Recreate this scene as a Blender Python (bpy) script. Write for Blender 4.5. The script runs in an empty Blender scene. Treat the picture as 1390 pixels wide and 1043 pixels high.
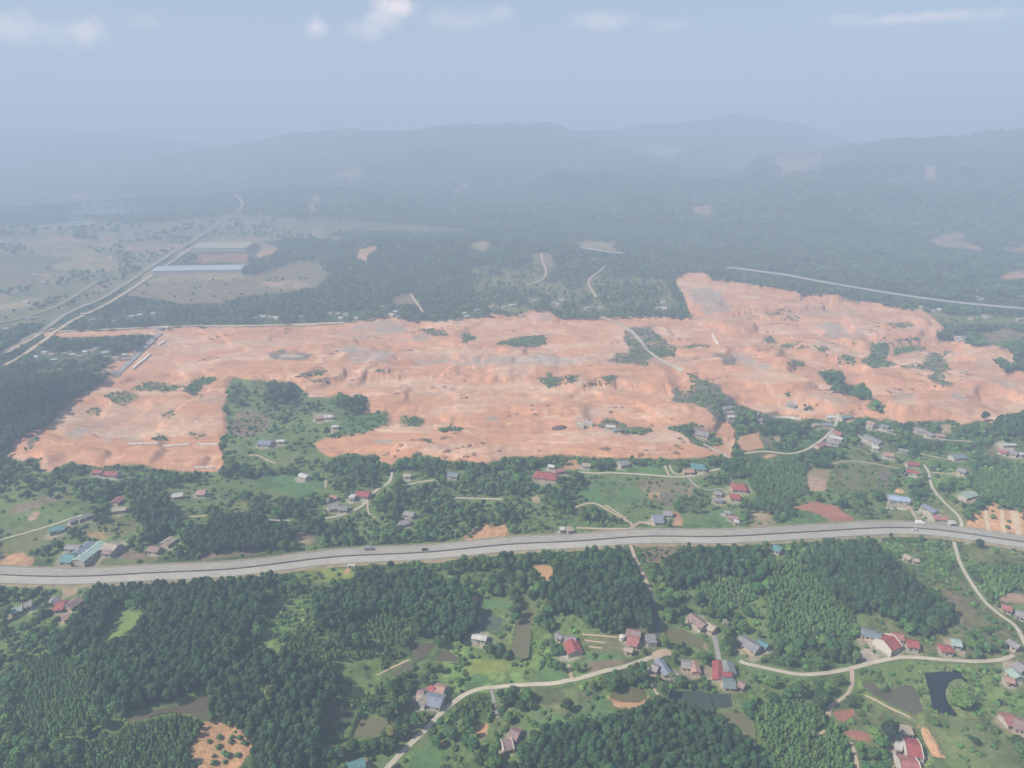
import bpy, math, random
import numpy as np
R = math.radians
random.seed(7); rng = np.random.default_rng(11)
C = bpy.context.scene.collection
scene = bpy.context.scene

# ------------------------------------------------------------------ camera
CAM_H = 300.0; PITCH = R(20); FP = 964.0; CX, CY = 695.0, 521.5
sp, cp = math.sin(PITCH), math.cos(PITCH)
cam = bpy.data.objects.new('camera', bpy.data.cameras.new('camera')); C.objects.link(cam)
cam.location = (0, 0, CAM_H); cam.rotation_euler = (R(90) - PITCH, 0, 0)
cam.data.sensor_width = 36; cam.data.lens = 36 * FP / 1390; cam.data.clip_start = 1; cam.data.clip_end = 40000
scene.camera = cam

def project(x, y, z):
    dz = z - CAM_H
    d = y * cp - dz * sp
    d = np.where(np.abs(d) < 1e-3, 1e-3, d)
    return CX + FP * x / d, CY - FP * (y * sp + dz * cp) / d, d

# ------------------------------------------------------------------ noise
def vnoise(x, y, seed=0):
    xi = np.floor(x).astype(np.int64); yi = np.floor(y).astype(np.int64)
    fx = x - xi; fy = y - yi
    fx = fx * fx * fx * (fx * (fx * 6 - 15) + 10); fy = fy * fy * fy * (fy * (fy * 6 - 15) + 10)
    def hsh(a, b):
        n = (a * 374761393 + b * 668265263 + seed * 982451653) & 0xffffffff
        n = ((n ^ (n >> 13)) * 1274126177) & 0xffffffff
        return ((n ^ (n >> 16)) & 0xffff) / 65535.0
    a = hsh(xi, yi); b = hsh(xi + 1, yi); c = hsh(xi, yi + 1); d = hsh(xi + 1, yi + 1)
    return (a + (b - a) * fx) * (1 - fy) + (c + (d - c) * fx) * fy
def fbm(x, y, oct=3, seed=0):
    s = 0; a = 1.0; t = 0
    for k in range(oct):
        s = s + a * vnoise(x * 2 ** k + 17.3 * k, y * 2 ** k - 9.1 * k, seed + k); t += a; a *= 0.5
    return s / t
def sst(a, b, x):
    t = np.clip((x - a) / (b - a), 0, 1); return t * t * (3 - 2 * t)

# ------------------------------------------------------------------ polygons in photo pixels, for land cover
IW, IH = 1390, 1043
def poly_mask(pts, pad=0):
    m = np.zeros((IH, IW), bool)
    p = np.array(pts, float)
    x0 = max(0, int(p[:, 0].min()) - 1); x1 = min(IW, int(p[:, 0].max()) + 2)
    y0 = max(0, int(p[:, 1].min()) - 1); y1 = min(IH, int(p[:, 1].max()) + 2)
    if x1 <= x0 or y1 <= y0: return m
    X, Y = np.meshgrid(np.arange(x0, x1) + .5, np.arange(y0, y1) + .5)
    ins = np.zeros(X.shape, bool); n = len(p)
    for i in range(n):
        xa, ya = p[i]; xb, yb = p[(i + 1) % n]
        if ya == yb: continue
        c = ((ya > Y) != (yb > Y)) & (X < (xb - xa) * (Y - ya) / (yb - ya) + xa)
        ins ^= c
    m[y0:y1, x0:x1] = ins
    return m
def ell(cx, cy, rx, ry, n=16, w=.18, seed=None):
    r = random.Random(int(cx * 7 + cy * 13)) 
    return [(cx + rx * math.cos(2 * math.pi * k / n) * (1 + r.uniform(-w, w)), cy + ry * math.sin(2 * math.pi * k / n) * (1 + r.uniform(-w, w))) for k in range(n)]
def blur(a, r):
    if r < 1: return a
    k = 2 * r + 1
    for ax in (0, 1):
        pad = [(0, 0)] * a.ndim; pad[ax] = (r + 1, r)
        c = np.cumsum(np.pad(a, pad, mode='edge'), axis=ax)
        sl1 = [slice(None)] * a.ndim; sl0 = [slice(None)] * a.ndim
        sl1[ax] = slice(k, None); sl0[ax] = slice(0, -k)
        a = (c[tuple(sl1)] - c[tuple(sl0)]) / k
    return a

SITE = [(60,451),(150,447),(240,443),(340,442),(440,441),(491,436),(519,429),(562,436),(592,437),(655,431),(667,425),(690,430),(705,428),(723,421),(743,422),(761,431),(786,432),(816,431),(864,429),(899,429),(917,431),(938,431),(932,411),(922,391),(914,378),(932,369),(952,368),(967,378),(985,381),(1040,388),(1070,393),(1088,398),(1108,401),(1126,397),(1141,401),(1151,408),(1181,408),(1211,417),(1251,420),(1264,428),(1277,441),(1294,454),(1312,466),(1362,469),(1375,479),(1377,491),(1370,497),(1395,509),(1395,561),(1360,563),(1347,574),(1325,571),(1307,577),(1292,571),(1241,573),(1224,576),(1219,571),(1176,566),(1150,572),(1088,568),(1060,563),(1020,578),(1000,590),(992,621),(975,617),(942,623),(879,623),(854,621),(793,621),(773,617),(728,621),(690,620),(662,628),(607,626),(584,618),(541,623),(531,631),(516,628),(511,617),(491,618),(471,616),(451,622),(433,613),(427,603),(441,594),(466,593),(501,586),(528,573),(526,557),(489,563),(499,543),(491,535),(478,540),(463,533),(448,540),(423,540),(408,530),(403,520),(363,518),(340,525),(317,513),(306,525),(321,530),(320,543),(302,551),(307,563),(310,586),(297,598),(300,611),(305,631),(297,641),(252,641),(209,636),(191,631),(126,633),(108,630),(91,629),(78,636),(65,645),(55,634),(58,621),(33,625),(10,621),(18,596),(64,577),(73,566),(96,547),(98,538),(139,518),(151,505),(126,507),(180,478),(214,455),(150,456),(60,457)]

# ------------------------------------------------------------------ terrain height
def flat_at(px, py, z=0.0):
    px = np.asarray(px, float); py = np.asarray(py, float)
    dx = (px - CX) / FP; v = (CY - py) / FP
    dy = cp + v * sp; dz = -sp + v * cp
    t = (z - CAM_H) / dz
    return dx * t, dy * t
KNOLLS = [ # px, py of the summit, height, radius px->metres
    (300,860,16,70),(380,945,17,60),(190,1000,13,60),(860,1010,16,75),(800,800,14,75),(985,775,14,70),(1195,800,15,85),(560,810,10,70),
    (1080,1000,8,55),(120,930,6,70),(1330,1010,6,50),(330,725,10,70),(180,700,8,60),(720,690,6,60),(1080,650,8,70),(1340,660,9,90),(1345,705,8,50),
    (40,560,20,120),(30,660,10,80),(450,575,8,60),(1375,590,14,60),
    (519,436,10,60),(723,428,12,50),(667,430,8,45),(945,378,22,70),(1010,392,12,80),(1085,402,14,70),(1130,406,14,60),(1245,428,12,70),(1330,480,14,80),(1245,482,10,45),
    (1290,545,8,80),(1060,470,10,80),(1000,500,10,90),(930,560,8,60),(160,545,9,80),(1172,478,11,36),(1242,498,13,40),(1110,472,10,40),(1062,502,12,42),(1195,517,11,40),(1000,470,9,40),(1302,500,12,42),(1335,522,11,40),(1120,547,9,36),(985,442,9,45),(1062,440,10,45),(1160,445,10,45),(240,555,10,60),(90,590,6,60)]
RIDGES = [ # distance, front width, back width, skyline (px, py)
    (4600, 1500, 1500, [(180,215),(330,194),(390,180),(480,175),(560,177),(690,176),(740,180),(800,192),(900,222),(1000,260)]),
    (5200, 1500, 1600, [(740,200),(790,190),(850,179),(900,175),(960,171),(1000,165),(1050,173),(1100,183),(1180,205),(1300,230)]),
    (3500, 1100, 1200, [(900,300),(960,262),(1050,238),(1120,228),(1200,216),(1300,210),(1390,201),(1600,195)]),
    (5900, 1500, 1500, [(-400,168),(-100,170),(0,174),(100,177),(200,186),(300,200),(420,230)]),
    (2350, 420, 500, [(780,345),(850,325),(950,312),(1050,300),(1130,290),(1220,300),(1300,288),(1390,280),(1600,270)]),
    (1750, 260, 300, [(400,348),(460,342),(500,334),(560,338),(640,332),(700,339),(760,343),(820,338),(900,345)]),
    (2800, 500, 500, [(340,290),(420,280),(520,274),(620,272),(720,276),(820,272),(900,290)]),
]
def base_height(x, y):
    D = np.hypot(x, y)
    fpx, fpy, _ = project(x, y, 0 * x)
    near = 1 - sst(900, 1600, D)
    h = (fbm(x / 160, y / 160, 3, 3) - .5) * 9 * near + (fbm(x / 45, y / 45, 2, 8) - .5) * 2.2 * near
    hn = fbm(x / 420, y / 420, 4, 5); rdg = 1 - np.abs(2 * fbm(x / 700 + 5, y / 520, 4, 15) - 1)
    h = h + (hn - .45) * 60 * sst(1200, 2600, D) * sst(-900, 300, x - .02 * D)
    h = h + np.clip(rdg - .55, 0, 1) * 210 * sst(2000, 3300, D) * sst(-1500, -300, x - .05 * D) * (1 - .5 * sst(3800, 5000, D))
    h = h + (fbm(x / 300, y / 300, 3, 6) - .5) * 8 * sst(1100, 2000, D)
    for kx, ky, kh, kr in KNOLLS:
        X, Y = flat_at(kx, ky)
        h = h + kh * np.exp(-(((x - X) ** 2 + (y - Y) ** 2) / (kr * .75) ** 2))
    # broad relief of the earthworks
    sx = np.clip(fpx, 0, IW - 1).astype(int); sy = np.clip(fpy, 0, IH - 1).astype(int)
    s = SITEB[sy, sx]
    n = fbm(x / 150 + 3, y / 120, 3, 21) * 5
    terr = np.floor(n) + sst(.80, 1.0, n - np.floor(n) + (fbm(x / 10, y / 10, 2, 23) - .5) * .08)
    east = sst(900, 1050, fpx)
    h = h * (1 - .35 * s) + s * ((terr - 2) * (3.8 + 4.2 * east) + (fbm(x / 22, y / 22, 3, 31) - .5) * 1.8 + (fbm(x / 7, y / 7, 2, 33) - .5) * .45)
    la = np.interp(fpx, [400, 430, 500, 560, 640, 700, 760, 830, 900, 940], [523, 520, 509, 506, 512, 518, 527, 521, 530, 540])
    fade = sst(400, 440, fpx) * (1 - sst(905, 950, fpx))
    g = fbm(x / 13, y / 60, 4, 41) - .5; g2 = fbm(x / 55, y / 200, 3, 43)
    h = h + fade * (1.5 + 5.5 * sst(.35, .65, g2)) * sst(-5, 3, la - fpy + g * 12 + (g2 - .5) * 12) * (1 - sst(20, 60, la - fpy))
    la2 = np.interp(fpx, [470, 560, 640, 760, 880], [560, 552, 556, 566, 560])
    h = h + sst(470, 520, fpx) * (1 - sst(820, 880, fpx)) * 4 * sst(-3, 4, la2 - fpy + g * 6) * (1 - sst(12, 40, la2 - fpy))
    # distant ridges
    spur = fbm(x / 520, y / 520, 4, 51)
    rh = np.zeros_like(h)
    for RD, wf, wb, prof in RIDGES:
        p = np.array(prof, float)
        hx = CX + FP * (x / np.maximum(y, 1)) * 1.0 / (cp)   # azimuth as a column of the picture near the skyline
        ppy = np.interp(hx, p[:, 0], p[:, 1], left=p[0, 1], right=p[-1, 1])
        v = (CY - ppy) / FP
        top = CAM_H + RD * (-sp + v * cp) / (cp + v * sp)
        u = (y - RD) / np.where(y < RD, wf, wb)
        shape = np.exp(-np.abs(u) ** 1.7 * 1.6)
        shape = shape * (1 - .55 * (1 - spur) * (1 - np.exp(-(u * 1.6) ** 2)))
        top = top + (fbm(x / 380, y / 900, 3, 61) - .5) * 24 + (fbm(x / 90, y / 90, 2, 62) - .5) * 5
        top = top * sst(p[0, 0] - 260, p[0, 0] + 20, hx) * (1 - sst(p[-1, 0] - 20, p[-1, 0] + 260, hx))
        rh = np.maximum(rh, top * shape)
    h = h + rh * sst(1300, 1900, D)
    return h
SITEM = poly_mask(SITE)
SITEB = blur(SITEM.astype(np.float32), 5)

# polar grid around the point below the camera: fine near, coarse far
NPHI = 1180; PHI = np.linspace(R(-59), R(59), NPHI)
Ds = []; d = 165.0
while d < 15000:
    Ds.append(d); d += min(max(d * d + CAM_H ** 2, 1) / CAM_H * R(.088), 34 if d < 7500 else 160)
Ds = np.array(Ds); ND = len(Ds)
GP, GD = np.meshgrid(PHI, Ds)
GX = GD * np.sin(GP); GY = GD * np.cos(GP)
HG = base_height(GX.ravel(), GY.ravel()).reshape(ND, NPHI)
def hh(x, y):
    x = np.asarray(x, float); y = np.asarray(y, float)
    p = np.clip((np.arctan2(x, y) - PHI[0]) / (PHI[1] - PHI[0]), 0, NPHI - 1.001)
    D = np.clip(np.hypot(x, y), Ds[0], Ds[-2])
    j = np.clip(np.searchsorted(Ds, D, side='right') - 1, 0, ND - 2)
    fd = (D - Ds[j]) / (Ds[j + 1] - Ds[j]); i = p.astype(int); fp_ = p - i
    return ((HG[j, i] * (1 - fp_) + HG[j, i + 1] * fp_) * (1 - fd) + (HG[j + 1, i] * (1 - fp_) + HG[j + 1, i + 1] * fp_) * fd)
TS = np.geomspace(230, 9000, 700)
def at(px, py, dz=0.0):
    px = np.atleast_1d(np.asarray(px, float)); py = np.atleast_1d(np.asarray(py, float))
    dx = (px - CX) / FP; v = (CY - py) / FP; dy = cp + v * sp; dd = -sp + v * cp
    def f(t): return CAM_H + dd * t - hh(dx * t, dy * t) - dz
    lo = np.full(px.shape, TS[0]); hi = np.full(px.shape, TS[-1]); done = np.zeros(px.shape, bool); prev = TS[0]
    for t in TS[1:]:
        b = f(np.full(px.shape, t)) < 0
        n = b & ~done
        hi[n] = t; lo[n] = prev; done |= b; prev = t
        if done.all(): break
    for _ in range(14):
        m = (lo + hi) / 2; b = f(m) < 0
        hi = np.where(b, m, hi); lo = np.where(b, lo, m)
    X = dx * hi; Y = dy * hi
    return X, Y, hh(X, Y)
def on_plane(px, py, z):
    X, Y = flat_at(px, py, z); return float(X), float(Y)

# ------------------------------------------------------------------ ponds: level the ground under each
PONDS = [ # points, colour, name
  ([(174,972),(215,960),(261,949),(282,937),(284,960),(282,978),(267,972),(227,967),(196,976),(177,981)], 'mud'),
  ([(558,871),(575,872),(590,875),(580,886),(572,895),(558,894)], 'brown'),
  ([(596,879),(610,882),(622,894),(619,901),(600,898),(581,894)], 'brown'),
  ([(514,916),(530,907),(555,898),(561,908),(545,914),(526,920)], 'brown'),
  ([(491,969),(510,974),(526,981),(520,996),(503,1001),(477,998)], 'tan'),
  ([(651,830),(683,836),(677,859),(662,856),(648,850)], 'green'),
  ([(710,818),(719,816),(726,826),(723,842),(719,856),(719,875),(716,891),(705,890),(697,883),(697,865),(702,845),(707,830)], 'tan'),
  ([(903,851),(918,852),(931,856),(945,864),(957,871),(954,882),(940,878),(922,874),(904,864)], 'olive'),
  ([(901,938),(930,938),(957,940),(966,961),(948,960),(928,954)], 'darkgreen'),
  ([(962,942),(992,943),(995,959),(970,961)], 'darkgreen'),
  ([(970,966),(1004,967),(1021,981),(1024,1011),(1007,1000),(982,976)], 'tan'),
  ([(1168,929),(1180,925),(1190,929),(1197,936),(1210,937),(1225,930),(1241,932),(1248,948),(1255,962),(1242,968),(1229,969),(1205,956),(1185,943)], 'brown'),
  ([(1255,914),(1275,912),(1301,912),(1312,926),(1300,922),(1290,926),(1284,938),(1287,952),(1303,970),(1284,967),(1268,963),(1262,940)], 'blue'),
  ([(836,937),(855,934),(876,936),(879,946),(868,951),(845,951),(828,948)], 'olive'),
]
pond_level = []
GPX, GPY, _ = project(GX, GY, HG)
gix = np.clip(GPX, 0, IW - 1).astype(int); giy = np.clip(GPY, 0, IH - 1).astype(int)
near_rows = Ds < 900
for pts, col in PONDS:
    p = np.array(pts, float)
    X, Y, Z = at(p[:, 0], p[:, 1]); lv = float(np.mean(Z)); pond_level.append(lv)
    m = poly_mask(pts).astype(np.float32)
    wide = np.clip(blur(blur(m, 3), 3) * 2.5, 0, 1)
    ins = (GPX > 0) & (GPX < IW - 1) & (GPY > 0) & (GPY < IH - 1) & near_rows[:, None]
    w = np.where(ins, wide[giy, gix], 0); c = np.where(ins, sst(.25, .75, blur(m, 1))[giy, gix], 0)
    HG = HG * (1 - w) + w * (lv + .25); HG = HG * (1 - c) + (lv - .9) * c

# ------------------------------------------------------------------ roads (photo polylines -> world centre lines), ground levelled along them
ROADS = [ # name, width, material, points
  ('concrete_road', 4.2, 'pale', [(520,1050),(526,1042),(553,1014),(581,987),(597,969),(610,958),(622,949),(630,943),(648,936),(668,933),(690,931),(725,929),(750,928),(771,924),(800,917),(820,911),(841,907),(864,899),(886,891)]),
  ('concrete_road', 4.0, 'pale', [(1004,897),(1010,901),(1018,902),(1040,907),(1068,913),(1092,916),(1127,913),(1156,907),(1191,898),(1210,894),(1223,892),(1250,893),(1272,895),(1319,898),(1345,897),(1360,896),(1376,889)]),
  ('concrete_road', 3.6, 'pale', [(1295,736),(1298,748),(1301,760),(1307,772),(1319,792),(1336,816),(1359,836),(1372,844),(1380,851),(1386,862),(1392,876)]),
  ('dirt_path', 3.4, 'tan', [(1156,907),(1157,918),(1157,930),(1152,943),(1140,950),(1130,956),(1125,964),(1124,972)]),
  ('dirt_path', 2.6, 'tan', [(1155,1008),(1160,1020),(1164,1045)]),
  ('dirt_path', 2.4, 'sand', [(1174,944),(1190,951),(1205,960),(1222,968),(1236,975)]),
  ('concrete_road', 3.4, 'tan', [(855,738),(860,752),(865,764),(871,775),(876,786),(882,800)]),
  ('shaded_or_grey_lane', 3.4, 'dark', [(882,800),(886,812),(889,824),(890,836),(892,850),(893,865)]),  # lower stretch of the tan lane, its bluish shadow put into the surface colour
  ('concrete_yard', 6.0, 'tan', [(884,893),(892,889),(902,884),(911,886)]),
  ('shaded_or_grey_lane', 4.2, 'grey', [(970,865),(973,880),(976,896)]),
  ('dirt_path', 2.6, 'tan', [(776,921),(774,912),(772,902)]),
  ('dirt_path', 2.2, 'grey', [(667,936),(670,950),(673,962),(675,975)]),
  ('dirt_path', 1.8, 'sand', [(884,930),(889,938),(895,946)]),
  ('dirt_path', 1.8, 'sand', [(790,861),(815,863),(843,866)]),
  ('dirt_path', 1.6, 'sand', [(793,869),(822,873)]),
  ('dirt_path', 1.6, 'sand', [(799,878),(817,880)]),
  ('dirt_path', 2.0, 'sand', [(512,917),(520,912),(535,905),(555,896)]),
  ('dirt_path', 2.0, 'grass', [(572,897),(580,889),(590,878)]),
  ('dirt_path', 2.0, 'sand', [(1108,1000),(1120,992)]),
  # middle distance
  ('concrete_road', 3.8, 'pale', [(439,704),(455,702),(466,699),(478,694),(489,689),(496,683),(501,676),(506,668),(521,660),(528,656),(531,650),(532,640)]),
  ('dirt_path', 2.4, 'tan', [(499,681),(499,692),(500,701),(512,703)]),
  ('concrete_road', 3.2, 'pale', [(549,660),(560,656),(573,654),(590,652)]),
  ('concrete_road', 3.2, 'pale', [(360,705),(376,707),(394,707)]),
  ('concrete_road', 3.0, 'pale', [(617,676),(650,677),(682,678)]),
  ('concrete_road', 3.0, 'pale', [(0,733),(30,725),(58,717),(83,709),(100,703),(113,699)]),
  ('concrete_road', 2.8, 'sand', [(242,702),(262,702),(281,700)]),
  ('dirt_path', 3.4, 'tan', [(338,619),(347,617),(356,620),(362,626),(374,629)]),
  ('dirt_path', 2.4, 'tan', [(442,648),(442,662)]),
  ('dirt_path', 2.4, 'tan', [(449,592),(452,585),(455,579)]),
  ('concrete_road', 4.0, 'pale', [(786,641),(805,643),(826,642),(850,643),(871,644),(890,646),(907,647),(921,648),(934,647),(945,645),(955,642),(965,639),(977,637)]),
  ('concrete_road', 3.0, 'grey', [(934,648),(940,656),(947,662),(957,666),(968,666),(978,662),(983,666),(988,671)]),
  ('concrete_road', 4.2, 'pale', [(1011,616),(1025,614),(1040,613),(1065,616),(1082,615),(1095,611),(1107,604),(1118,596),(1126,588),(1133,581),(1137,570),(1138,562)]),
  ('dirt_path', 3.4, 'pale', [(955,603),(964,608),(978,615),(991,622)]),
  ('concrete_road', 3.0, 'sand', [(781,689),(790,685),(801,683),(811,684),(821,690),(831,696),(842,702),(851,707),(857,712),(860,718)]),
  ('concrete_road', 2.4, 'sand', [(822,686),(836,695),(850,704)]),
  ('concrete_road', 3.0, 'tan', [(782,717),(810,718),(840,718),(862,717)]),
  ('dirt_path', 4.5, 'tan', [(856,717),(862,713),(868,709),(878,711),(890,712)]),
  ('dirt_path', 2.2, 'pale', [(909,632),(912,644),(927,645)]),
  ('dirt_path', 2.6, 'tan', [(902,632),(908,646)]),
  ('concrete_road', 3.2, 'pale', [(1254,595),(1275,597),(1298,599),(1322,600)]),
  ('concrete_road', 3.4, 'pale', [(1182,582),(1198,586),(1216,591)]),
  ('dirt_path', 2.8, 'tan', [(1246,616),(1268,621),(1292,625)]),
  ('dirt_path', 2.8, 'tan', [(1264,641),(1280,643),(1294,645)]),
  ('concrete_road', 3.6, 'pale', [(1254,632),(1260,638),(1262,647),(1262,655),(1266,664),(1272,672),(1281,682),(1292,692),(1301,699),(1306,707),(1305,717)]),
  ('concrete_road', 3.4, 'tan', [(1233,687),(1241,700),(1249,714)]),
  ('dirt_path', 3.2, 'tan', [(1162,588),(1169,595),(1177,603)]),
  ('dirt_path', 2.6, 'tan', [(1125,633),(1141,627),(1160,627),(1181,629),(1201,633),(1221,637)]),
  ('dirt_path', 4.0, 'sand', [(1339,692),(1338,700),(1340,714),(1343,723)]),
  ('dirt_path', 4.0, 'sand', [(1361,693),(1360,705),(1361,716),(1364,726)]),
  ('dirt_path', 5.0, 'sand', [(1377,694),(1379,708),(1381,718),(1384,729)]),
  ('dirt_path', 3.6, 'pale', [(1044,564),(1064,566),(1088,569)]),
  # across the earthworks and beyond
  ('haul_road', 6.0, 'pale', [(816,431),(832,437),(848,445),(860,452),(868,462),(878,474),(888,485),(905,494),(926,505)]),
  ('haul_road', 9.0, 'sand', [(80,451),(150,448),(240,444),(340,443),(420,441),(466,439)]),
  ('haul_road', 8.0, 'grey', [(219,453),(205,464),(190,478),(172,496),(155,511)]),
  ('haul_road', 6.0, 'sand', [(10,480),(40,463),(62,450),(75,447)]),
  ('main_road', 9.0, 'brown', [(-20,493),(12,475),(40,458),(62,447),(85,430),(105,420),(133,409),(160,393),(185,377),(212,359),(235,344),(258,331),(280,316),(298,304),(320,290),(332,282),(328,272),(318,265)]),
  ('dirt_road', 7.0, 'sand', [(-10,505),(25,487),(60,463),(90,441),(118,427),(145,414),(190,386),(225,362),(262,337)]),
  ('dirt_road', 9.0, 'olive', [(-10,442),(33,432),(76,417),(108,399),(131,384)]),
  ('far_expressway', 17.0, 'paleroad', [(985,364),(1012,367),(1040,371),(1065,374),(1090,379),(1140,388),(1200,398),(1260,407),(1320,414),(1400,421)]),
  ('far_expressway', 15.0, 'paleroad', [(788,337),(805,340),(825,343),(846,345)]),
  ('dirt_path', 6.0, 'tan', [(822,362),(812,372),(800,378),(797,386),(804,396),(810,405)]),
  ('dirt_path', 5.0, 'tan', [(735,345),(736,358),(744,372),(735,382),(715,388)]),
  ('dirt_path', 5.0, 'tan', [(558,400),(565,412),(574,424)]),
]
def catmull(P, step):
    P = np.array(P, float); out = []
    for i in range(len(P) - 1):
        p0 = P[max(i - 1, 0)]; p1 = P[i]; p2 = P[i + 1]; p3 = P[min(i + 2, len(P) - 1)]
        n = max(2, int(np.linalg.norm(p2 - p1) / step))
        for k in range(n):
            t = k / n
            out.append(.5 * ((2 * p1) + (-p0 + p2) * t + (2 * p0 - 5 * p1 + 4 * p2 - p3) * t * t + (-p0 + 3 * p1 - 3 * p2 + p3) * t ** 3))
    out.append(P[-1]); return np.array(out)
def smooth1(a, n):
    for _ in range(n):
        b = a.copy(); b[1:-1] = (a[:-2] + 2 * a[1:-1] + a[2:]) / 4; a = b
    return a
def flatten_along(L, zr, w_in, w_out, drop):
    """pull the ground towards the road level near its centre line"""
    global HG
    r0 = np.hypot(L[:, 0], L[:, 1]); j0 = max(0, np.searchsorted(Ds, r0.min() - w_out) - 1); j1 = min(ND, np.searchsorted(Ds, r0.max() + w_out) + 1)
    ph = np.arctan2(L[:, 0], L[:, 1]); mg = w_out / r0.min()
    i0 = int(np.clip(np.searchsorted(PHI, ph.min() - mg) - 1, 0, NPHI - 1)); i1 = int(np.clip(np.searchsorted(PHI, ph.max() + mg) + 1, 0, NPHI))
    if i1 <= i0 or j1 <= j0: return
    X = GX[j0:j1, i0:i1]; Y = GY[j0:j1, i0:i1]; best = np.full(X.shape, 1e9); bz = np.zeros(X.shape)
    for k in range(len(L) - 1):
        a = L[k]; b = L[k + 1]; ab = b - a; l2 = max((ab ** 2).sum(), 1e-6)
        t = np.clip(((X - a[0]) * ab[0] + (Y - a[1]) * ab[1]) / l2, 0, 1)
        dd = np.hypot(X - a[0] - t * ab[0], Y - a[1] - t * ab[1]); m = dd < best
        best = np.where(m, dd, best); bz = np.where(m, zr[k] + (zr[k + 1] - zr[k]) * t, bz)
    w = 1 - sst(w_in, w_out, best)
    HG[j0:j1, i0:i1] = HG[j0:j1, i0:i1] * (1 - w) + (bz - drop) * w
EXP = [(-60,777),(0,781.5),(45,784),(86,784.8),(130,783.8),(173,782),(240,777),(340,768.5),(420,762),(500,756),(576,750),(640,745),(700,740),(760,735.5),(830,732),(900,729.5),(960,727),(1040,724),(1105,721.5),(1166,720),(1230,720),(1302,723),(1345,728),(1390,735),(1450,745)]
exl = catmull(EXP, 14)
ex, ey, ez = at(exl[:, 0], exl[:, 1]); EXL = np.stack([smooth1(ex, 12), smooth1(ey, 12)], 1); EXZ = smooth1(hh(EXL[:, 0], EXL[:, 1]), 60) + .35
flatten_along(EXL, EXZ, 12, 24, .45)
road_lines = []
for nm, w, mt, pts in ROADS:
    if w < 5 and pts[0][1] > 560: w *= .70
    q = catmull(pts, 5); x, y, z = at(q[:, 0], q[:, 1])
    L = np.stack([smooth1(x, 3), smooth1(y, 3)], 1); zz = smooth1(hh(L[:, 0], L[:, 1]), 5)
    if np.hypot(L[:, 0], L[:, 1]).mean() < 760: flatten_along(L, zz, w / 2 + 1.2, w / 2 + 6, .12)
    road_lines.append((nm, w, mt, L))
GPX, GPY, GDEP = project(GX, GY, HG)
print('grid', ND, NPHI)

# ------------------------------------------------------------------ materials
MATS = {}
def nodes_of(name):
    m = bpy.data.materials.new(name); m.use_nodes = True
    n = m.node_tree.nodes; l = m.node_tree.links
    return m, n, l, n['Principled BSDF']
def rgba(c): return (c[0], c[1], c[2], 1)
def noise_node(n, l, scale, detail=4, vec=None, rough=.6):
    t = n.new('ShaderNodeTexNoise'); t.inputs['Scale'].default_value = scale; t.inputs['Detail'].default_value = detail; t.inputs['Roughness'].default_value = rough
    if vec is not None: l.new(vec, t.inputs['Vector'])
    return t
def mulcol(n, l, col, fac_out, lo, hi):
    """multiply a colour by a grey from noise"""
    mr = n.new('ShaderNodeMapRange'); mr.inputs[1].default_value = .3; mr.inputs[2].default_value = .7; mr.inputs[3].default_value = lo; mr.inputs[4].default_value = hi
    l.new(fac_out, mr.inputs[0])
    mx = n.new('ShaderNodeMix'); mx.data_type = 'RGBA'; mx.blend_type = 'MULTIPLY'; mx.inputs[0].default_value = 1
    l.new(col, mx.inputs[6]); l.new(mr.outputs[0], mx.inputs[7])
    return mx.outputs[2]
def mat_cover(name, scales, bump=0, stretch=None, bscale=.9):
    m, n, l, b = nodes_of(name)
    a = n.new('ShaderNodeAttribute'); a.attribute_name = 'cover'
    g = n.new('ShaderNodeNewGeometry'); vec = g.outputs['Position']
    col = a.outputs['Color']
    for (s, lo, hi) in scales:
        t = noise_node(n, l, s, 5, vec); col = mulcol(n, l, col, t.outputs['Fac'], lo, hi)
    if stretch:
        mp = n.new('ShaderNodeMapping'); mp.inputs['Scale'].default_value = stretch[0]; l.new(vec, mp.inputs['Vector'])
        t = noise_node(n, l, 1.0, 6, mp.outputs[0], .65); col = mulcol(n, l, col, t.outputs['Fac'], stretch[1], stretch[2])
    l.new(col, b.inputs['Base Color']); b.inputs['Roughness'].default_value = .95; b.inputs['Specular IOR Level'].default_value = .1
    if bump:
        t = noise_node(n, l, bscale, 8, vec, .7); bp = n.new('ShaderNodeBump'); bp.inputs['Strength'].default_value = .6; bp.inputs['Distance'].default_value = bump
        l.new(t.outputs['Fac'], bp.inputs['Height']); l.new(bp.outputs[0], b.inputs['Normal'])
    MATS[name] = m; return m
mat_cover('terrain', [(.02, .85, 1.15), (.25, .65, 1.35), (1.1, .7, 1.3)], .5)
mat_cover('red_earth', [(.012, .9, 1.08), (.09, .86, 1.1), (.7, .9, 1.08)], 1.0, ((.012, .2, .05), .88, 1.08), .16)
def mat_field(name, rows):
    m = mat_cover(name, [(.05, .8, 1.2), (.3, .8, 1.2), (1.2, .7, 1.3)], .3); n = m.node_tree.nodes; l = m.node_tree.links; b = n['Principled BSDF']
    return m
mat_field('crop', 0)
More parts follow.
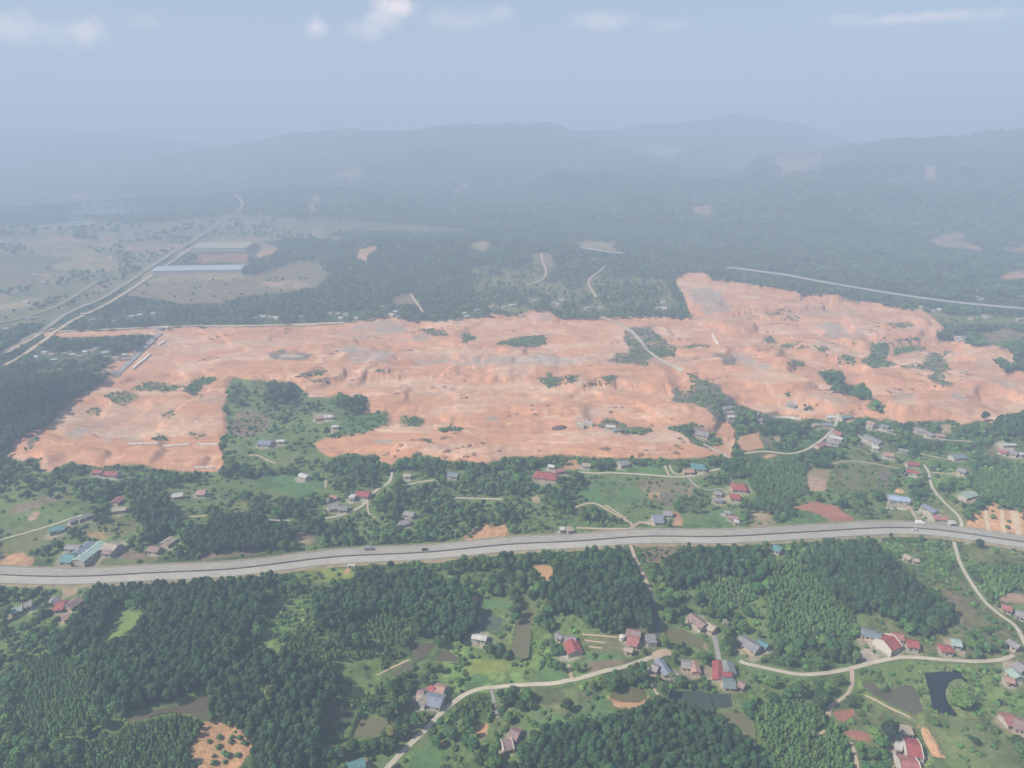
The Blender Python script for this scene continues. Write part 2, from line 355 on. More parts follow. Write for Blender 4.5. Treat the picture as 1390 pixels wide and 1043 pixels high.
def mat_crop_rows(name, ang, scale):
    m, n, l, b = nodes_of(name)
    a = n.new('ShaderNodeAttribute'); a.attribute_name = 'cover'; g = n.new('ShaderNodeNewGeometry')
    mp = n.new('ShaderNodeMapping'); mp.inputs['Rotation'].default_value = (0, 0, ang); l.new(g.outputs['Position'], mp.inputs['Vector'])
    w = n.new('ShaderNodeTexWave'); w.inputs['Scale'].default_value = scale; w.inputs['Distortion'].default_value = 1.2; w.inputs['Detail'].default_value = 2; w.inputs['Detail Scale'].default_value = 1
    l.new(mp.outputs[0], w.inputs['Vector'])
    col = mulcol(n, l, a.outputs['Color'], w.outputs['Fac'], .88, 1.1)
    t = noise_node(n, l, .35, 5, g.outputs['Position']); col = mulcol(n, l, col, t.outputs['Fac'], .75, 1.25)
    l.new(col, b.inputs['Base Color']); b.inputs['Roughness'].default_value = .95; b.inputs['Specular IOR Level'].default_value = .1
    MATS[name] = m
mat_crop_rows('crop_rows', .5, .22)
def mat_simple(name, c, rough=.8, s1=.4, lo=.8, hi=1.2, s2=None, spec=.3, coord='geo', s2r=(.85, 1.12)):
    m, n, l, b = nodes_of(name)
    g = n.new('ShaderNodeNewGeometry'); v = g.outputs['Position']
    rgb = n.new('ShaderNodeRGB'); rgb.outputs[0].default_value = rgba(c); col = rgb.outputs[0]
    t = noise_node(n, l, s1, 5, v); col = mulcol(n, l, col, t.outputs['Fac'], lo, hi)
    if s2: t = noise_node(n, l, s2, 4, v); col = mulcol(n, l, col, t.outputs['Fac'], *s2r)
    l.new(col, b.inputs['Base Color']); b.inputs['Roughness'].default_value = rough; b.inputs['Specular IOR Level'].default_value = spec
    MATS[name] = m; return m
for k, c in dict(pale=(.44,.39,.30), tan=(.43,.33,.235), sand=(.47,.36,.24), grey=(.29,.27,.26), dark=(.07,.075,.085), paleroad=(.36,.345,.31), olive=(.24,.23,.12), brown=(.30,.25,.19), grass=(.15,.19,.06)).items():  # dark holds the shade painted on the lower lane
    mat_simple('road_' + k, c, .9, .12, .85, 1.12, 1.2)
mat_simple('carriageway', (.31,.285,.245), .9, .06, .9, 1.08, .9); mat_simple('carriageway_south', (.36,.335,.285), .9, .06, .9, 1.08, .9)
mat_simple('asphalt_median', (.11,.115,.10), .9, .4); mat_simple('embankment', (.26,.21,.12), .95, .25, .65, 1.35)
mat_simple('road_paint', (.58,.56,.5), .7, .5, .8, 1.05); mat_simple('galvanised', (.42,.43,.44), .45, .3)
mat_simple('concrete', (.52,.5,.46), .9, .3, .85, 1.1); mat_simple('white_concrete', (.72,.68,.6), .8, .25, .9, 1.05)
mat_simple('bark', (.10,.075,.055), .9, 1.5)
def mat_water(name, c, rough):
    m, n, l, b = nodes_of(name); g = n.new('ShaderNodeNewGeometry')
    rgb = n.new('ShaderNodeRGB'); rgb.outputs[0].default_value = rgba(c)
    t = noise_node(n, l, .06, 4, g.outputs['Position']); col = mulcol(n, l, rgb.outputs[0], t.outputs['Fac'], .85, 1.15)
    l.new(col, b.inputs['Base Color']); b.inputs['Roughness'].default_value = rough; b.inputs['IOR'].default_value = 1.33
    t = noise_node(n, l, .8, 3, g.outputs['Position']); bp = n.new('ShaderNodeBump'); bp.inputs['Strength'].default_value = .15; bp.inputs['Distance'].default_value = .1
    l.new(t.outputs['Fac'], bp.inputs['Height']); l.new(bp.outputs[0], b.inputs['Normal']); MATS[name] = m
for k, c in dict(mud=(.10,.085,.055), brown=(.10,.092,.058), tan=(.135,.125,.07), green=(.075,.10,.06), olive=(.12,.115,.05), darkgreen=(.045,.062,.045), blue=(.012,.018,.022)).items(): mat_water('water_' + k, c, .12)

def mat_leaf(name, c, var=.35, hue=(.0, 0)):
    m, n, l, b = nodes_of(name)
    g = n.new('ShaderNodeNewGeometry'); oi = n.new('ShaderNodeObjectInfo')
    rgb = n.new('ShaderNodeRGB'); rgb.outputs[0].default_value = rgba(c); col = rgb.outputs[0]
    # kind-to-kind variation between neighbouring trees, and slow variation across the land
    mr = n.new('ShaderNodeMapRange'); mr.inputs[3].default_value = 1 - var; mr.inputs[4].default_value = 1 + var; l.new(oi.outputs['Random'], mr.inputs[0])
    mx = n.new('ShaderNodeMix'); mx.data_type = 'RGBA'; mx.blend_type = 'MULTIPLY'; mx.inputs[0].default_value = 1; l.new(col, mx.inputs[6]); l.new(mr.outputs[0], mx.inputs[7]); col = mx.outputs[2]
    mt = n.new('ShaderNodeMath'); mt.operation = 'MULTIPLY'; mt.inputs[1].default_value = 7.31; l.new(oi.outputs['Random'], mt.inputs[0])
    fr = n.new('ShaderNodeMath'); fr.operation = 'FRACT'; l.new(mt.outputs[0], fr.inputs[0])
    hm = n.new('ShaderNodeMapRange'); hm.inputs[3].default_value = .475; hm.inputs[4].default_value = .525; l.new(fr.outputs[0], hm.inputs[0])
    hs = n.new('ShaderNodeHueSaturation'); l.new(hm.outputs[0], hs.inputs['Hue']); l.new(col, hs.inputs['Color']); col = hs.outputs[0]
    t = noise_node(n, l, .017, 4, g.outputs['Position']); col = mulcol(n, l, col, t.outputs['Fac'], .62, 1.45)
    t = noise_node(n, l, 1.1, 3, g.outputs['Position']); col = mulcol(n, l, col, t.outputs['Fac'], .72, 1.25)
    l.new(col, b.inputs['Base Color']); b.inputs['Roughness'].default_value = .65; b.inputs['Specular IOR Level'].default_value = .25
    MATS[name] = m; return m
mat_leaf('leaf_plantation', (.043, .098, .034), .36)
mat_leaf('leaf_mixed', (.060, .122, .038), .45)
mat_leaf('leaf_light', (.095, .18, .045), .35)
mat_leaf('leaf_young', (.088, .165, .05), .3)
mat_leaf('leaf_bush', (.098, .185, .048), .45)
mat_leaf('leaf_yellow', (.17, .20, .06), .12)
mat_leaf('leaf_pale', (.28, .27, .17), .12)
mat_leaf('leaf_dark', (.026, .05, .03), .15)
mat_leaf('leaf_brown', (.15, .10, .06), .12)
mat_leaf('leaf_palm', (.12, .17, .07), .15)

def mat_roof(name, c, stain=.25):
    m, n, l, b = nodes_of(name)
    tc = n.new('ShaderNodeTexCoord'); oi = n.new('ShaderNodeObjectInfo'); g = n.new('ShaderNodeNewGeometry')
    rgb = n.new('ShaderNodeRGB'); rgb.outputs[0].default_value = rgba(c); col = rgb.outputs[0]
    w = n.new('ShaderNodeTexWave'); w.bands_direction = 'X'; w.inputs['Scale'].default_value = .55; w.inputs['Distortion'].default_value = .2
    l.new(tc.outputs['Object'], w.inputs['Vector']); col = mulcol(n, l, col, w.outputs['Fac'], .9, 1.06)
    t = noise_node(n, l, .35, 5, g.outputs['Position']); col = mulcol(n, l, col, t.outputs['Fac'], 1 - stain, 1 + stain * .7)
    t = noise_node(n, l, 1.6, 4, g.outputs['Position']); col = mulcol(n, l, col, t.outputs['Fac'], .85, 1.12)
    l.new(col, b.inputs['Base Color']); b.inputs['Roughness'].default_value = .6; b.inputs['Specular IOR Level'].default_value = .3
    MATS['roof_' + name] = m
for k, c in dict(red=(.36,.095,.09), redfade=(.40,.16,.145), pink=(.44,.26,.21), grey=(.26,.255,.26), slate=(.20,.235,.25), bluegrey=(.235,.26,.32), teal=(.12,.26,.26), tan=(.42,.35,.27), lav=(.30,.265,.27), white=(.55,.53,.50), paleblue=(.38,.46,.60), mint=(.36,.46,.40), brown=(.26,.185,.155), redgrey=(.30,.20,.185), blue=(.44,.48,.55)).items(): mat_roof(k, tuple(.86 * q for q in c))
mat_simple('wall_white', (.45,.41,.35), .85, .5, .85, 1.06); mat_simple('wall_tan', (.46,.37,.28), .85, .5); mat_simple('wall_grey', (.38,.36,.34), .85, .5)
mat_simple('wall_pink', (.55,.38,.31), .85, .5); mat_simple('wood_door', (.14,.085,.05), .6, 1.5); mat_simple('window_glass', (.03,.04,.05), .15, .5, spec=.6)
mat_simple('parapet', (.56,.52,.46), .8, .5, .9, 1.05); mat_simple('spoil', (.46,.27,.15), .95, .5, .75, 1.2, 1.7); mat_simple('spoil_dark', (.11,.075,.07), .95, .5, .7, 1.25)
mat_simple('spoil_clod', (.27,.15,.095), .95, .12, .55, 1.4, 1.5); mat_simple('car_dark', (.03,.032,.036), .3, .5, spec=.6); mat_simple('car_white', (.75,.75,.73), .35, .5, .95, 1.03, spec=.6); mat_simple('car_grey', (.25,.26,.27), .35, .5, spec=.6); mat_simple('tyre', (.02,.02,.02), .9)

# ------------------------------------------------------------------ mesh helpers
def mesh(name, v, f, mats, smooth=False, fm=None):
    me = bpy.data.meshes.new(name); me.from_pydata([tuple(p) for p in v], [], f)
    for m in (mats if isinstance(mats, (list, tuple)) else [mats]): me.materials.append(MATS[m])
    if smooth: me.polygons.foreach_set('use_smooth', [True] * len(me.polygons))
    if fm is not None: me.polygons.foreach_set('material_index', fm)
    me.update(); return me
def obj(name, me, parent=None, loc=(0, 0, 0), rz=0):
    o = bpy.data.objects.new(name, me); C.objects.link(o); o.parent = parent; o.location = loc; o.rotation_euler = (0, 0, rz); return o
def tag(o, label, cat, group=None):
    o['label'] = label; o['category'] = cat
    if group: o['group'] = group
    return o
def struct(o, label=None):
    o['kind'] = 'structure'
    if label: o['label'] = label
    return o
def empty(name, loc, rz=0):
    o = bpy.data.objects.new(name, None); C.objects.link(o); o.location = loc; o.rotation_euler = (0, 0, rz); o.empty_display_size = 1; return o
class MB:
    def __init__(s): s.v = []; s.f = []
    def add(s, v, f):
        o = len(s.v); s.v += [tuple(p) for p in v]; s.f += [tuple(i + o for i in q) for q in f]; return s
    def box(s, x0, x1, y0, y1, z0, z1):
        return s.add([(x0,y0,z0),(x1,y0,z0),(x1,y1,z0),(x0,y1,z0),(x0,y0,z1),(x1,y0,z1),(x1,y1,z1),(x0,y1,z1)], [(3,2,1,0),(4,5,6,7),(0,1,5,4),(1,2,6,5),(2,3,7,6),(3,0,4,7)])
    def cyl(s, x, y, z0, z1, r0, r1=None, n=12, axis='z'):
        r1 = r0 if r1 is None else r1; a = [2 * math.pi * k / n for k in range(n)]
        v = [(x + r0 * math.cos(t), y + r0 * math.sin(t), z0) for t in a] + [(x + r1 * math.cos(t), y + r1 * math.sin(t), z1) for t in a]
        return s.add(v, [(k, (k + 1) % n, n + (k + 1) % n, n + k) for k in range(n)] + [tuple(range(n))[::-1], tuple(range(n, 2 * n))])
    def mesh(s, name, mat, smooth=False): return mesh(name, s.v, s.f, mat, smooth)
def big_mesh(name, V, F, mat, cover=None, smooth=True):
    me = bpy.data.meshes.new(name); nf = len(F)
    me.vertices.add(len(V)); me.vertices.foreach_set('co', V.astype(np.float32).ravel())
    me.loops.add(nf * 4); me.loops.foreach_set('vertex_index', F.astype(np.int32).ravel())
    me.polygons.add(nf); me.polygons.foreach_set('loop_start', (np.arange(nf) * 4).astype(np.int32))
    me.polygons.foreach_set('use_smooth', np.full(nf, smooth, bool))
    me.materials.append(MATS[mat])
    if cover is not None:
        a = me.attributes.new('cover', 'FLOAT_COLOR', 'POINT'); a.data.foreach_set('color', np.concatenate([cover, np.ones((len(cover), 1))], 1).astype(np.float32).ravel())
    me.update(calc_edges=True); me.validate(); return me


# ------------------------------------------------------------------ land cover zones: (kind, colour, trees, density, polygon)
K = dict(scrub=(.06,.095,.03), forest=(.035,.055,.024), meadow=(.115,.165,.055), bright=(.15,.225,.065), rice=(.09,.17,.06), yellow=(.19,.225,.055), olive=(.14,.15,.06),
         tan=(.33,.25,.15), soil=(.44,.25,.14), orange=(.42,.245,.13), red=(.525,.268,.155), redsoil=(.36,.155,.105), clay=(.35,.285,.235), paleclay=(.42,.365,.315), dkgrass=(.085,.10,.055),
         brown=(.20,.15,.10), purple=(.15,.125,.10), yard=(.36,.30,.25), pinkyard=(.42,.30,.25), reedge=(.12,.12,.06), lakepale=(.2,.22,.22), farfield=(.15,.155,.085), pinkfield=(.36,.24,.17))
ZONES = [
 # far plain and hills
 ('g','scrub','F',.85,[(0,150),(1390,150),(1390,440),(0,440)]),
 ('g','farfield','F',.16,[(0,300),(200,300),(330,290),(480,300),(440,322),(350,330),(250,345),(140,400),(70,440),(0,445)]),
 ('field','pinkfield','N',0,[(0,321),(90,322),(158,325),(152,331),(148,336),(100,330),(50,327),(0,328)]),
 ('field','pinkfield','N',0,[(160,330),(215,326),(250,330),(225,338),(175,338)]),('field','tan','N',0,[(60,340),(100,338),(150,356),(130,366),(75,362)]),('field','brown','N',0,[(0,362),(60,366),(100,372),(50,384),(0,390)]),('field','tan','N',0,[(0,400),(25,398),(60,404),(30,418),(0,420)]),('field','tan','N',0,[(30,330),(90,330),(130,340),(140,352),(120,360),(80,352),(55,345)]),
 ('field','tan','N',0,[(130,352),(146,345),(160,352),(155,366),(146,372),(138,362)]),
 ('field','olive','N',0,[(0,346),(40,345),(95,352),(60,362),(0,362)]),
 ('field','farfield','N',0,[(30,395),(70,385),(130,378),(128,386),(80,402),(33,405),(5,412)]),
 ('field','pinkfield','N',0,[(50,372),(62,370),(75,378),(62,385),(52,380)]),
 ('field','brown','S',.04,[(172,384),(214,377),(270,373),(322,376),(350,372),(372,362),(400,352),(430,355),(446,372),(430,390),(380,398),(330,402),(300,412),(250,413),(215,407),(170,400)]),
 ('field','redsoil','N',0,[(272,344),(335,343),(337,356),(262,357)]),
 ('field','soil','N',0,[(340,338),(352,328),(366,331),(378,338),(372,344),(352,348),(342,350)]),
 ('field','pinkfield','N',0,[(352,382),(400,380),(420,388),(395,394),(360,388)]),
 ('field','tan','N',0,[(425,318),(475,320),(470,324),(430,323)]),('field','farfield','N',0,[(360,302),(440,298),(520,300),(640,310),(600,316),(480,312),(400,312)]),
 ('field','soil','N',0,[(477,349),(486,338),(505,332),(512,336),(499,346),(497,355)]),
 ('field','tan','N',0,ell(651,333,13,9)),('field','pinkfield','N',0,ell(478,235,15,6)),('field','tan','N',0,[(612,260),(636,243),(638,250),(622,264)]),
 ('field','pinkfield','N',0,[(415,272),(425,262),(428,285),(418,288)]),('field','pinkfield','N',0,ell(960,285,14,10)),
 ('field','pinkfield','N',0,[(1056,212),(1118,210),(1116,226),(1085,236),(1060,240)]),('field','tan','N',0,[(868,203),(890,195),(926,203),(918,210),(900,216),(885,210)]),
 ('field','pinkfield','N',0,ell(1258,233,9,9)),('field','brown','N',0,[(1195,240),(1230,237),(1240,243),(1215,249)]),
 ('field','pinkfield','N',0,[(1262,325),(1285,314),(1305,315),(1320,330),(1335,338),(1325,346),(1298,338),(1272,335)]),
 ('field','soil','N',0,[(1350,376),(1372,366),(1395,364),(1395,378),(1365,381)]),('field','soil','N',0,[(1360,338),(1380,332),(1395,335),(1395,345),(1378,345)]),
 ('field','tan','N',0,[(776,330),(800,326),(835,327),(845,340),(800,336)]),('field','brown','N',0,[(528,410),(545,397),(560,398),(566,412),(540,414)]),
 ('field','brown','N',0,[(774,392),(790,380),(800,384),(802,400),(812,406),(790,405)]),('field','brown','N',0,[(715,345),(745,340),(752,360),(740,375),(728,362)]),
 ('g','olive','F',.35,[(640,360),(720,355),(770,370),(900,380),(930,420),(700,425),(640,415)]),
 ('field','brown','S',.05,[(1332,452),(1350,445),(1395,447),(1395,462),(1340,466)]),
 ('field','olive','S',.1,[(1230,420),(1300,425),(1395,430),(1395,440),(1290,440)]),
 ('lake','lakepale','N',0,[(90,284),(120,277),(160,275),(200,276),(212,283),(150,289),(100,291)]),('lake','lakepale','N',0,[(40,300),(90,294),(130,296),(110,303),(50,306)]),('lake','lakepale','N',0,[(130,316),(185,314),(182,319),(135,320)]),
 ('field','tan','N',0,[(206,364),(330,364),(333,378),(210,382),(190,380)]),
 # west edge
 ('g','forest','P',.9,[(0,500),(60,497),(120,505),(139,518),(98,538),(73,566),(64,577),(18,596),(0,615)]),
 ('g','dkgrass','M',.5,[(40,455),(180,457),(175,490),(120,505),(40,500)]),
 ('bare','red','N',0,[(60,450),(145,451),(150,456),(100,459),(62,456)]),
 ('g','meadow','S',.3,[(40,500),(110,498),(130,505),(60,512),(30,510)]),
 # the earthworks and what lies on them
 ('site','red','N',0,SITE),
 ('site','purple','N',0,[(363,483),(372,477),(392,474),(412,477),(422,482),(412,489),(392,491),(372,489)]),('site','paleclay','N',0,ell(396,484,14,3)),
 ('site','clay','N',0,[(560,492),(590,490),(690,485),(740,482),(790,484),(800,491),(740,493),(690,497),(600,494)]),('site','paleclay','N',0,[(700,488),(740,484),(790,486),(770,490),(710,492)]),
 ('site','clay','N',0,[(490,441),(520,434),(548,438),(560,445),(540,452),(500,452),(470,446)]),('site','clay','N',0,[(470,470),(520,474),(545,484),(520,492),(480,495),(468,485)]),
 ('site','clay','N',0,[(552,458),(580,455),(585,462),(560,466)]),('site','clay','N',0,[(690,433),(720,428),(745,427),(752,433),(720,440),(700,440)]),
 ('site','dkgrass','S',.45,[(566,445),(585,446),(606,448),(606,456),(580,455)]),('site','dkgrass','S',.8,[(623,455),(636,451),(641,460),(632,466)]),
 ('site','dkgrass','S',.8,[(690,461),(715,456),(740,456),(742,468),(705,470),(672,466)]),
 ('site','dkgrass','S',.7,[(728,512),(743,514),(745,505),(755,512),(778,510),(779,519),(743,527)]),
 ('site','dkgrass','S',.6,[(791,523),(816,512),(841,508),(836,517),(849,522),(816,524)]),
 ('site','purple','S',.35,[(846,444),(881,444),(896,456),(917,474),(914,484),(884,485),(864,494),(831,489),(834,479),(856,479),(850,462)]),
 ('site','dkgrass','S',.8,[(872,462),(890,455),(900,458),(892,466),(876,468)]),('site','dkgrass','S',.7,[(880,474),(915,472),(917,480),(900,485),(884,483)]),
 ('site','dkgrass','S',.5,[(915,470),(940,469),(962,469),(962,471),(930,473)]),('site','dkgrass','S',.7,[(864,491),(884,490),(878,496),(866,495)]),
 ('site','clay','N',0,[(929,388),(980,393),(992,419),(962,429),(942,406)]),('site','clay','N',0,[(980,480),(1010,482),(1040,495),(1045,505),(1015,495)]),('site','purple','N',0,[(965,480),(992,480),(1000,492),(985,494)]),
 ('site','paleclay','N',0,[(780,560),(800,552),(822,556),(832,562),(820,568),(796,570),(782,568)]),('site','dkgrass','M',.55,[(822,570),(830,567),(842,571),(850,580),(880,582),(886,584),(868,590),(838,589),(820,581)]),
 ('site','clay','N',0,ell(668,569,10,5)),('site','clay','N',0,[(505,598),(530,596),(535,603),(508,605)]),('site','olive','S',.15,[(540,565),(553,564),(556,578),(545,580)]),
 ('site','dkgrass','S',.7,[(552,572),(560,566),(574,571),(570,577),(558,578)]),('site','dkgrass','S',.6,ell(611,573,6,4)),('site','dkgrass','S',.7,[(594,582),(612,580),(630,581),(626,585),(600,586)]),
 ('site','dkgrass','S',.6,ell(578,599,6,3)),('site','dkgrass','S',.6,ell(567,617,6,3)),
 ('site','clay','N',0,[(83,593),(101,581),(136,571),(133,581),(106,596)]),('site','paleclay','N',0,ell(148,594,8,5)),('site','clay','N',0,ell(177,596,11,4)),('site','clay','N',0,ell(163,588,8,3)),
 ('site','dkgrass','S',.5,ell(216,595,8,4)),('site','dkgrass','S',.9,[(253,593),(262,587),(268,591),(279,589),(278,593),(262,596)]),
 ('site','olive','S',.3,ell(164,541,22,10)),('site','olive','S',.25,ell(126,558,10,6)),('site','dkgrass','S',.4,[(222,565),(234,556),(240,562),(230,570)]),
 ('site','olive','S',.3,[(175,528),(200,518),(250,523),(240,530),(200,532)]),
 ('site','purple','S',.3,[(35,600),(48,590),(52,596),(40,610),(33,611)]),
 ('g','dkgrass','S',.8,[(252,528),(262,515),(275,511),(295,514),(292,519),(275,523),(266,538),(262,535)]),
 ('site','dkgrass','S',.5,[(400,512),(420,505),(446,502),(440,508),(415,513)]),('site','dkgrass','S',.5,[(424,517),(445,512),(462,512),(450,519),(430,520)]),('site','dkgrass','S',.4,[(510,504),(528,501),(532,505),(520,508)]),
 ('site','clay','N',0,[(640,482),(660,484),(650,487),(630,486)]),
 # vegetated pockets of the eastern half
 ('g','dkgrass','S',.85,[(1181,466),(1211,465),(1204,479),(1201,489),(1216,497),(1184,499),(1173,494),(1181,484)]),
 ('site','purple','S',.4,[(1214,461),(1247,458),(1257,474),(1250,476),(1246,465),(1218,466)]),('g','dkgrass','S',.7,[(1211,471),(1246,470),(1250,475),(1216,481)]),
 ('site','purple','S',.45,[(1216,497),(1252,492),(1267,479),(1297,476),(1280,484),(1292,502),(1277,504),(1287,522),(1267,529),(1264,502)]),
 ('site','dkgrass','S',.85,ell(1150,489,15,8)),('g','dkgrass','M',.95,[(1114,508),(1122,503),(1140,503),(1146,512),(1144,522),(1158,524),(1170,518),(1180,528),(1183,540),(1170,542),(1155,534),(1130,530),(1124,520)]),
 ('g','dkgrass','M',.9,[(1177,547),(1190,544),(1202,548),(1203,556),(1192,558),(1180,555)]),('site','clay','N',0,ell(1225,538,18,5)),('site','clay','N',0,[(1290,533),(1310,531),(1322,540),(1305,543)]),
 ('site','clay','N',0,[(1345,515),(1370,520),(1376,527),(1355,525)]),('site','olive','S',.5,ell(1077,432,10,3)),('site','olive','S',.5,ell(1075,470,15,4)),('site','olive','S',.3,ell(1221,441,20,4)),
 ('site','dkgrass','S',.45,[(1066,494),(1076,487),(1090,490),(1092,497),(1080,498)]),('site','purple','S',.3,[(1035,424),(1060,418),(1084,421),(1060,425),(1045,428)]),('site','dkgrass','S',.6,ell(1045,461,7,4)),
 ('site','clay','N',0,[(1090,437),(1100,432),(1150,445),(1180,452),(1160,460),(1110,455)]),('site','dkgrass','S',.4,[(1150,463),(1165,465),(1170,472),(1158,470)]),('site','dkgrass','S',.6,[(1104,468),(1115,470),(1122,482),(1110,476)]),
 ('g','dkgrass','M',.7,[(1272,450),(1284,449),(1296,456),(1292,463),(1275,460)]),('g','dkgrass','M',.8,[(1348,488),(1360,486),(1378,494),(1374,508),(1366,503)]),
 ('site','dkgrass','S',.6,[(1064,533),(1074,530),(1070,540)]),('site','purple','M',.4,[(1090,550),(1110,545),(1115,537),(1112,552),(1095,558)]),
 ('g','dkgrass','M',.6,[(907,581),(942,573),(962,581),(982,598),(975,608),(964,606),(944,601),(927,588)]),
 ('g','purple','S',.55,[(927,506),(942,508),(967,523),(990,543),(1017,556),(1040,560),(1088,568),(1088,578),(1050,585),(1000,592),(992,572),(972,571),(962,556),(942,545),(917,545),(915,530),(924,525),(928,535),(938,528),(937,513)]),
 ('g','dkgrass','M',.75,[(998,566),(1020,560),(1060,566),(1088,572),(1085,590),(1040,590),(1005,595),(996,580)]),
 ('bare','soil','N',0,[(1000,600),(1005,592),(1030,586),(1036,598),(1038,608),(1015,613),(1005,609)]),('bare','tan','N',0,[(1046,590),(1056,589),(1060,598),(1054,603)]),('field','purple','N',0,[(1032,594),(1041,592),(1052,607),(1037,608)]),
 ('bare','soil','N',0,[(970,606),(985,604),(988,612),(978,615)]),('bare','soil','N',0,[(1035,618),(1050,617),(1058,618),(1040,623)]),
 # the pocket west of centre
 ('g','meadow','M',.1,[(306,525),(317,513),(340,514),(403,520),(423,540),(478,540),(499,543),(489,563),(526,557),(528,573),(501,586),(441,594),(427,603),(433,613),(451,622),(440,640),(330,640),(303,612),(310,586),(307,563)]),
 ('g','brown','S',.12,[(318,560),(340,556),(365,565),(368,575),(352,590),(330,597),(312,590)]),('g','forest','M',.9,[(360,522),(400,520),(410,535),(400,548),(375,545),(358,538)]),('g','forest','M',.95,[(448,545),(478,540),(499,543),(494,560),(470,556)]),
 ('g','rice','S',.25,[(462,572),(520,560),(526,572),(500,585),(455,592)]),('bare','yard','N',0,[(425,562),(450,561),(455,568),(428,570)]),
 # middle belt below the earthworks
 ('g','meadow','M',.48,[(0,640),(300,641),(520,640),(980,630),(1390,600),(1390,720),(0,760)]),
 ('field','rice','N',0,[(340,646),(378,641),(420,646),(438,652),(436,662),(408,676),(365,672),(340,666)]),
 ('field','meadow','S',.1,[(219,666),(242,656),(297,646),(340,648),(342,668),(302,681),(264,689),(237,689)]),
 ('field','yellow','N',0,[(305,694),(322,679),(340,679),(337,689),(325,697)]),
 ('field','meadow','S',.06,[(0,688),(45,672),(91,669),(121,681),(118,694),(58,713),(0,728)]),('field','brown','N',0,[(12,690),(50,678),(90,672),(95,677),(60,686),(14,700)]),('field','pinkfield','N',0,[(37,700),(48,693),(54,697),(46,707),(36,707)]),
 ('field','olive','S',.2,[(118,717),(156,702),(206,698),(191,712),(171,727),(131,729)]),('field','orange','N',0,[(115,723),(143,722),(143,732),(113,729)]),
 ('field','olive','S',.06,[(0,740),(45,722),(72,712),(70,735),(45,750),(0,752)]),('field','soil','N',0,[(0,753),(32,750),(44,757),(41,770),(0,769)]),
 ('field','olive','S',.05,[(113,771),(137,754),(174,747),(203,750),(214,759),(200,768),(157,772)]),('field','brown','N',0,[(150,756),(176,748),(205,752),(212,760),(190,760)]),
 ('g','forest','P',1.0,[(262,727),(290,706),(330,700),(388,706),(392,735),(340,747),(270,747)]),('g','forest','P',1.0,[(180,690),(220,680),(245,690),(240,720),(220,740),(190,735),(195,715)]),
 ('field','brown','S',.15,[(272,750),(345,744),(352,752),(275,762)]),('field','tan','N',0,[(398,724),(430,722),(428,738),(400,739)]),
 ('field','soil','S',.05,[(630,730),(640,720),(655,712),(672,709),(690,714),(692,728),(640,735)]),('g','orange','N',0,[(665,712),(672,708),(684,713),(686,727),(668,728)]),
 ('bare','soil','N',0,[(766,626),(783,624),(789,634),(781,639),(768,636)]),
 ('field','rice','S',.04,[(783,668),(800,652),(826,648),(868,651),(880,664),(872,684),(850,690),(812,686),(800,680)]),('field','brown','S',.15,[(866,650),(905,651),(932,654),(944,664),(935,672),(900,668),(872,668)]),('field','olive','N',0,[(818,664),(842,667),(840,672),(820,673)]),
 ('field','soil','N',0,[(880,669),(888,668),(889,682),(884,683)]),('field','soil','N',0,[(889,669),(896,669),(899,681),(892,682)]),('field','purple','S',.05,[(899,669),(917,671),(912,689),(899,686)]),
 ('field','meadow','S',.1,[(855,690),(880,688),(885,700),(865,704),(852,698)]),('bare','soil','S',.05,[(913,694),(924,700),(926,714),(915,716)]),
 ('field','rice','N',0,[(924,696),(945,691),(962,690),(987,695),(987,712),(927,717)]),('field','tan','S',.05,[(1020,693),(1040,693),(1052,710),(1035,716),(1016,712)]),
 ('field','rice','N',0,[(846,632),(880,630),(900,634),(902,645),(870,642),(846,640)]),('g','meadow','S',.5,[(700,700),(780,700),(830,705),(850,712),(780,716),(700,725)]),('g','olive','S',.3,[(690,722),(770,718),(770,724),(690,731)]),
 ('bare','tan','N',0,[(722,676),(733,674),(735,683),(728,685),(721,681)]),
 ('field','pinkfield','N',0,[(1095,636),(1126,637),(1122,666),(1096,666)]),('field','olive','S',.1,[(1128,638),(1160,632),(1191,633),(1216,644),(1214,658),(1171,668),(1141,668),(1126,660)]),('g','purple','S',.3,[(1190,640),(1216,642),(1218,662),(1190,664)]),
 ('bare','redsoil','N',0,[(1073,689),(1092,684),(1111,681),(1136,689),(1150,698),(1158,704),(1156,710),(1140,709),(1126,707),(1116,699),(1095,693)]),('field','rice','S',.05,[(1055,709),(1070,698),(1090,697),(1112,700),(1122,709),(1100,712)]),
 ('field','olive','S',.06,[(1204,691),(1232,690),(1243,711),(1200,711)]),('field','tan','S',.1,[(1240,690),(1255,700),(1275,712),(1250,713)]),
 ('field','soil','M',.4,[(1311,717),(1318,698),(1335,690),(1348,680),(1362,690),(1390,694),(1395,728),(1350,722)]),
 ('bare','tan','N',0,[(1275,576),(1290,575),(1293,588),(1280,590)]),('field','olive','S',.2,[(1150,600),(1175,601),(1190,612),(1175,624),(1150,622)]),('g','rice','S',.5,[(1080,588),(1110,580),(1118,590),(1095,605),(1080,610)]),
 ('g','meadow','Y',.8,[(1020,625),(1080,622),(1095,632),(1092,668),(1060,690),(1030,680),(1015,650)]),('g','scrub','Y',.8,[(1320,640),(1390,635),(1395,690),(1350,680),(1320,675)]),('field','olive','N',0,[(1345,600),(1362,608),(1350,622),(1340,618)]),
 ('g','forest','P',1.0,[(1350,572),(1360,563),(1395,560),(1395,590),(1352,590)]),
 # south of the expressway
 ('g','meadow','M',.5,[(0,795),(1390,745),(1390,1043),(0,1043)]),
 ('g','bright','Y',.5,[(375,800),(430,795),(450,830),(430,870),(470,880),(520,870),(560,900),(520,945),(470,1000),(440,1010),(450,950),(440,900),(380,885),(340,880)]),
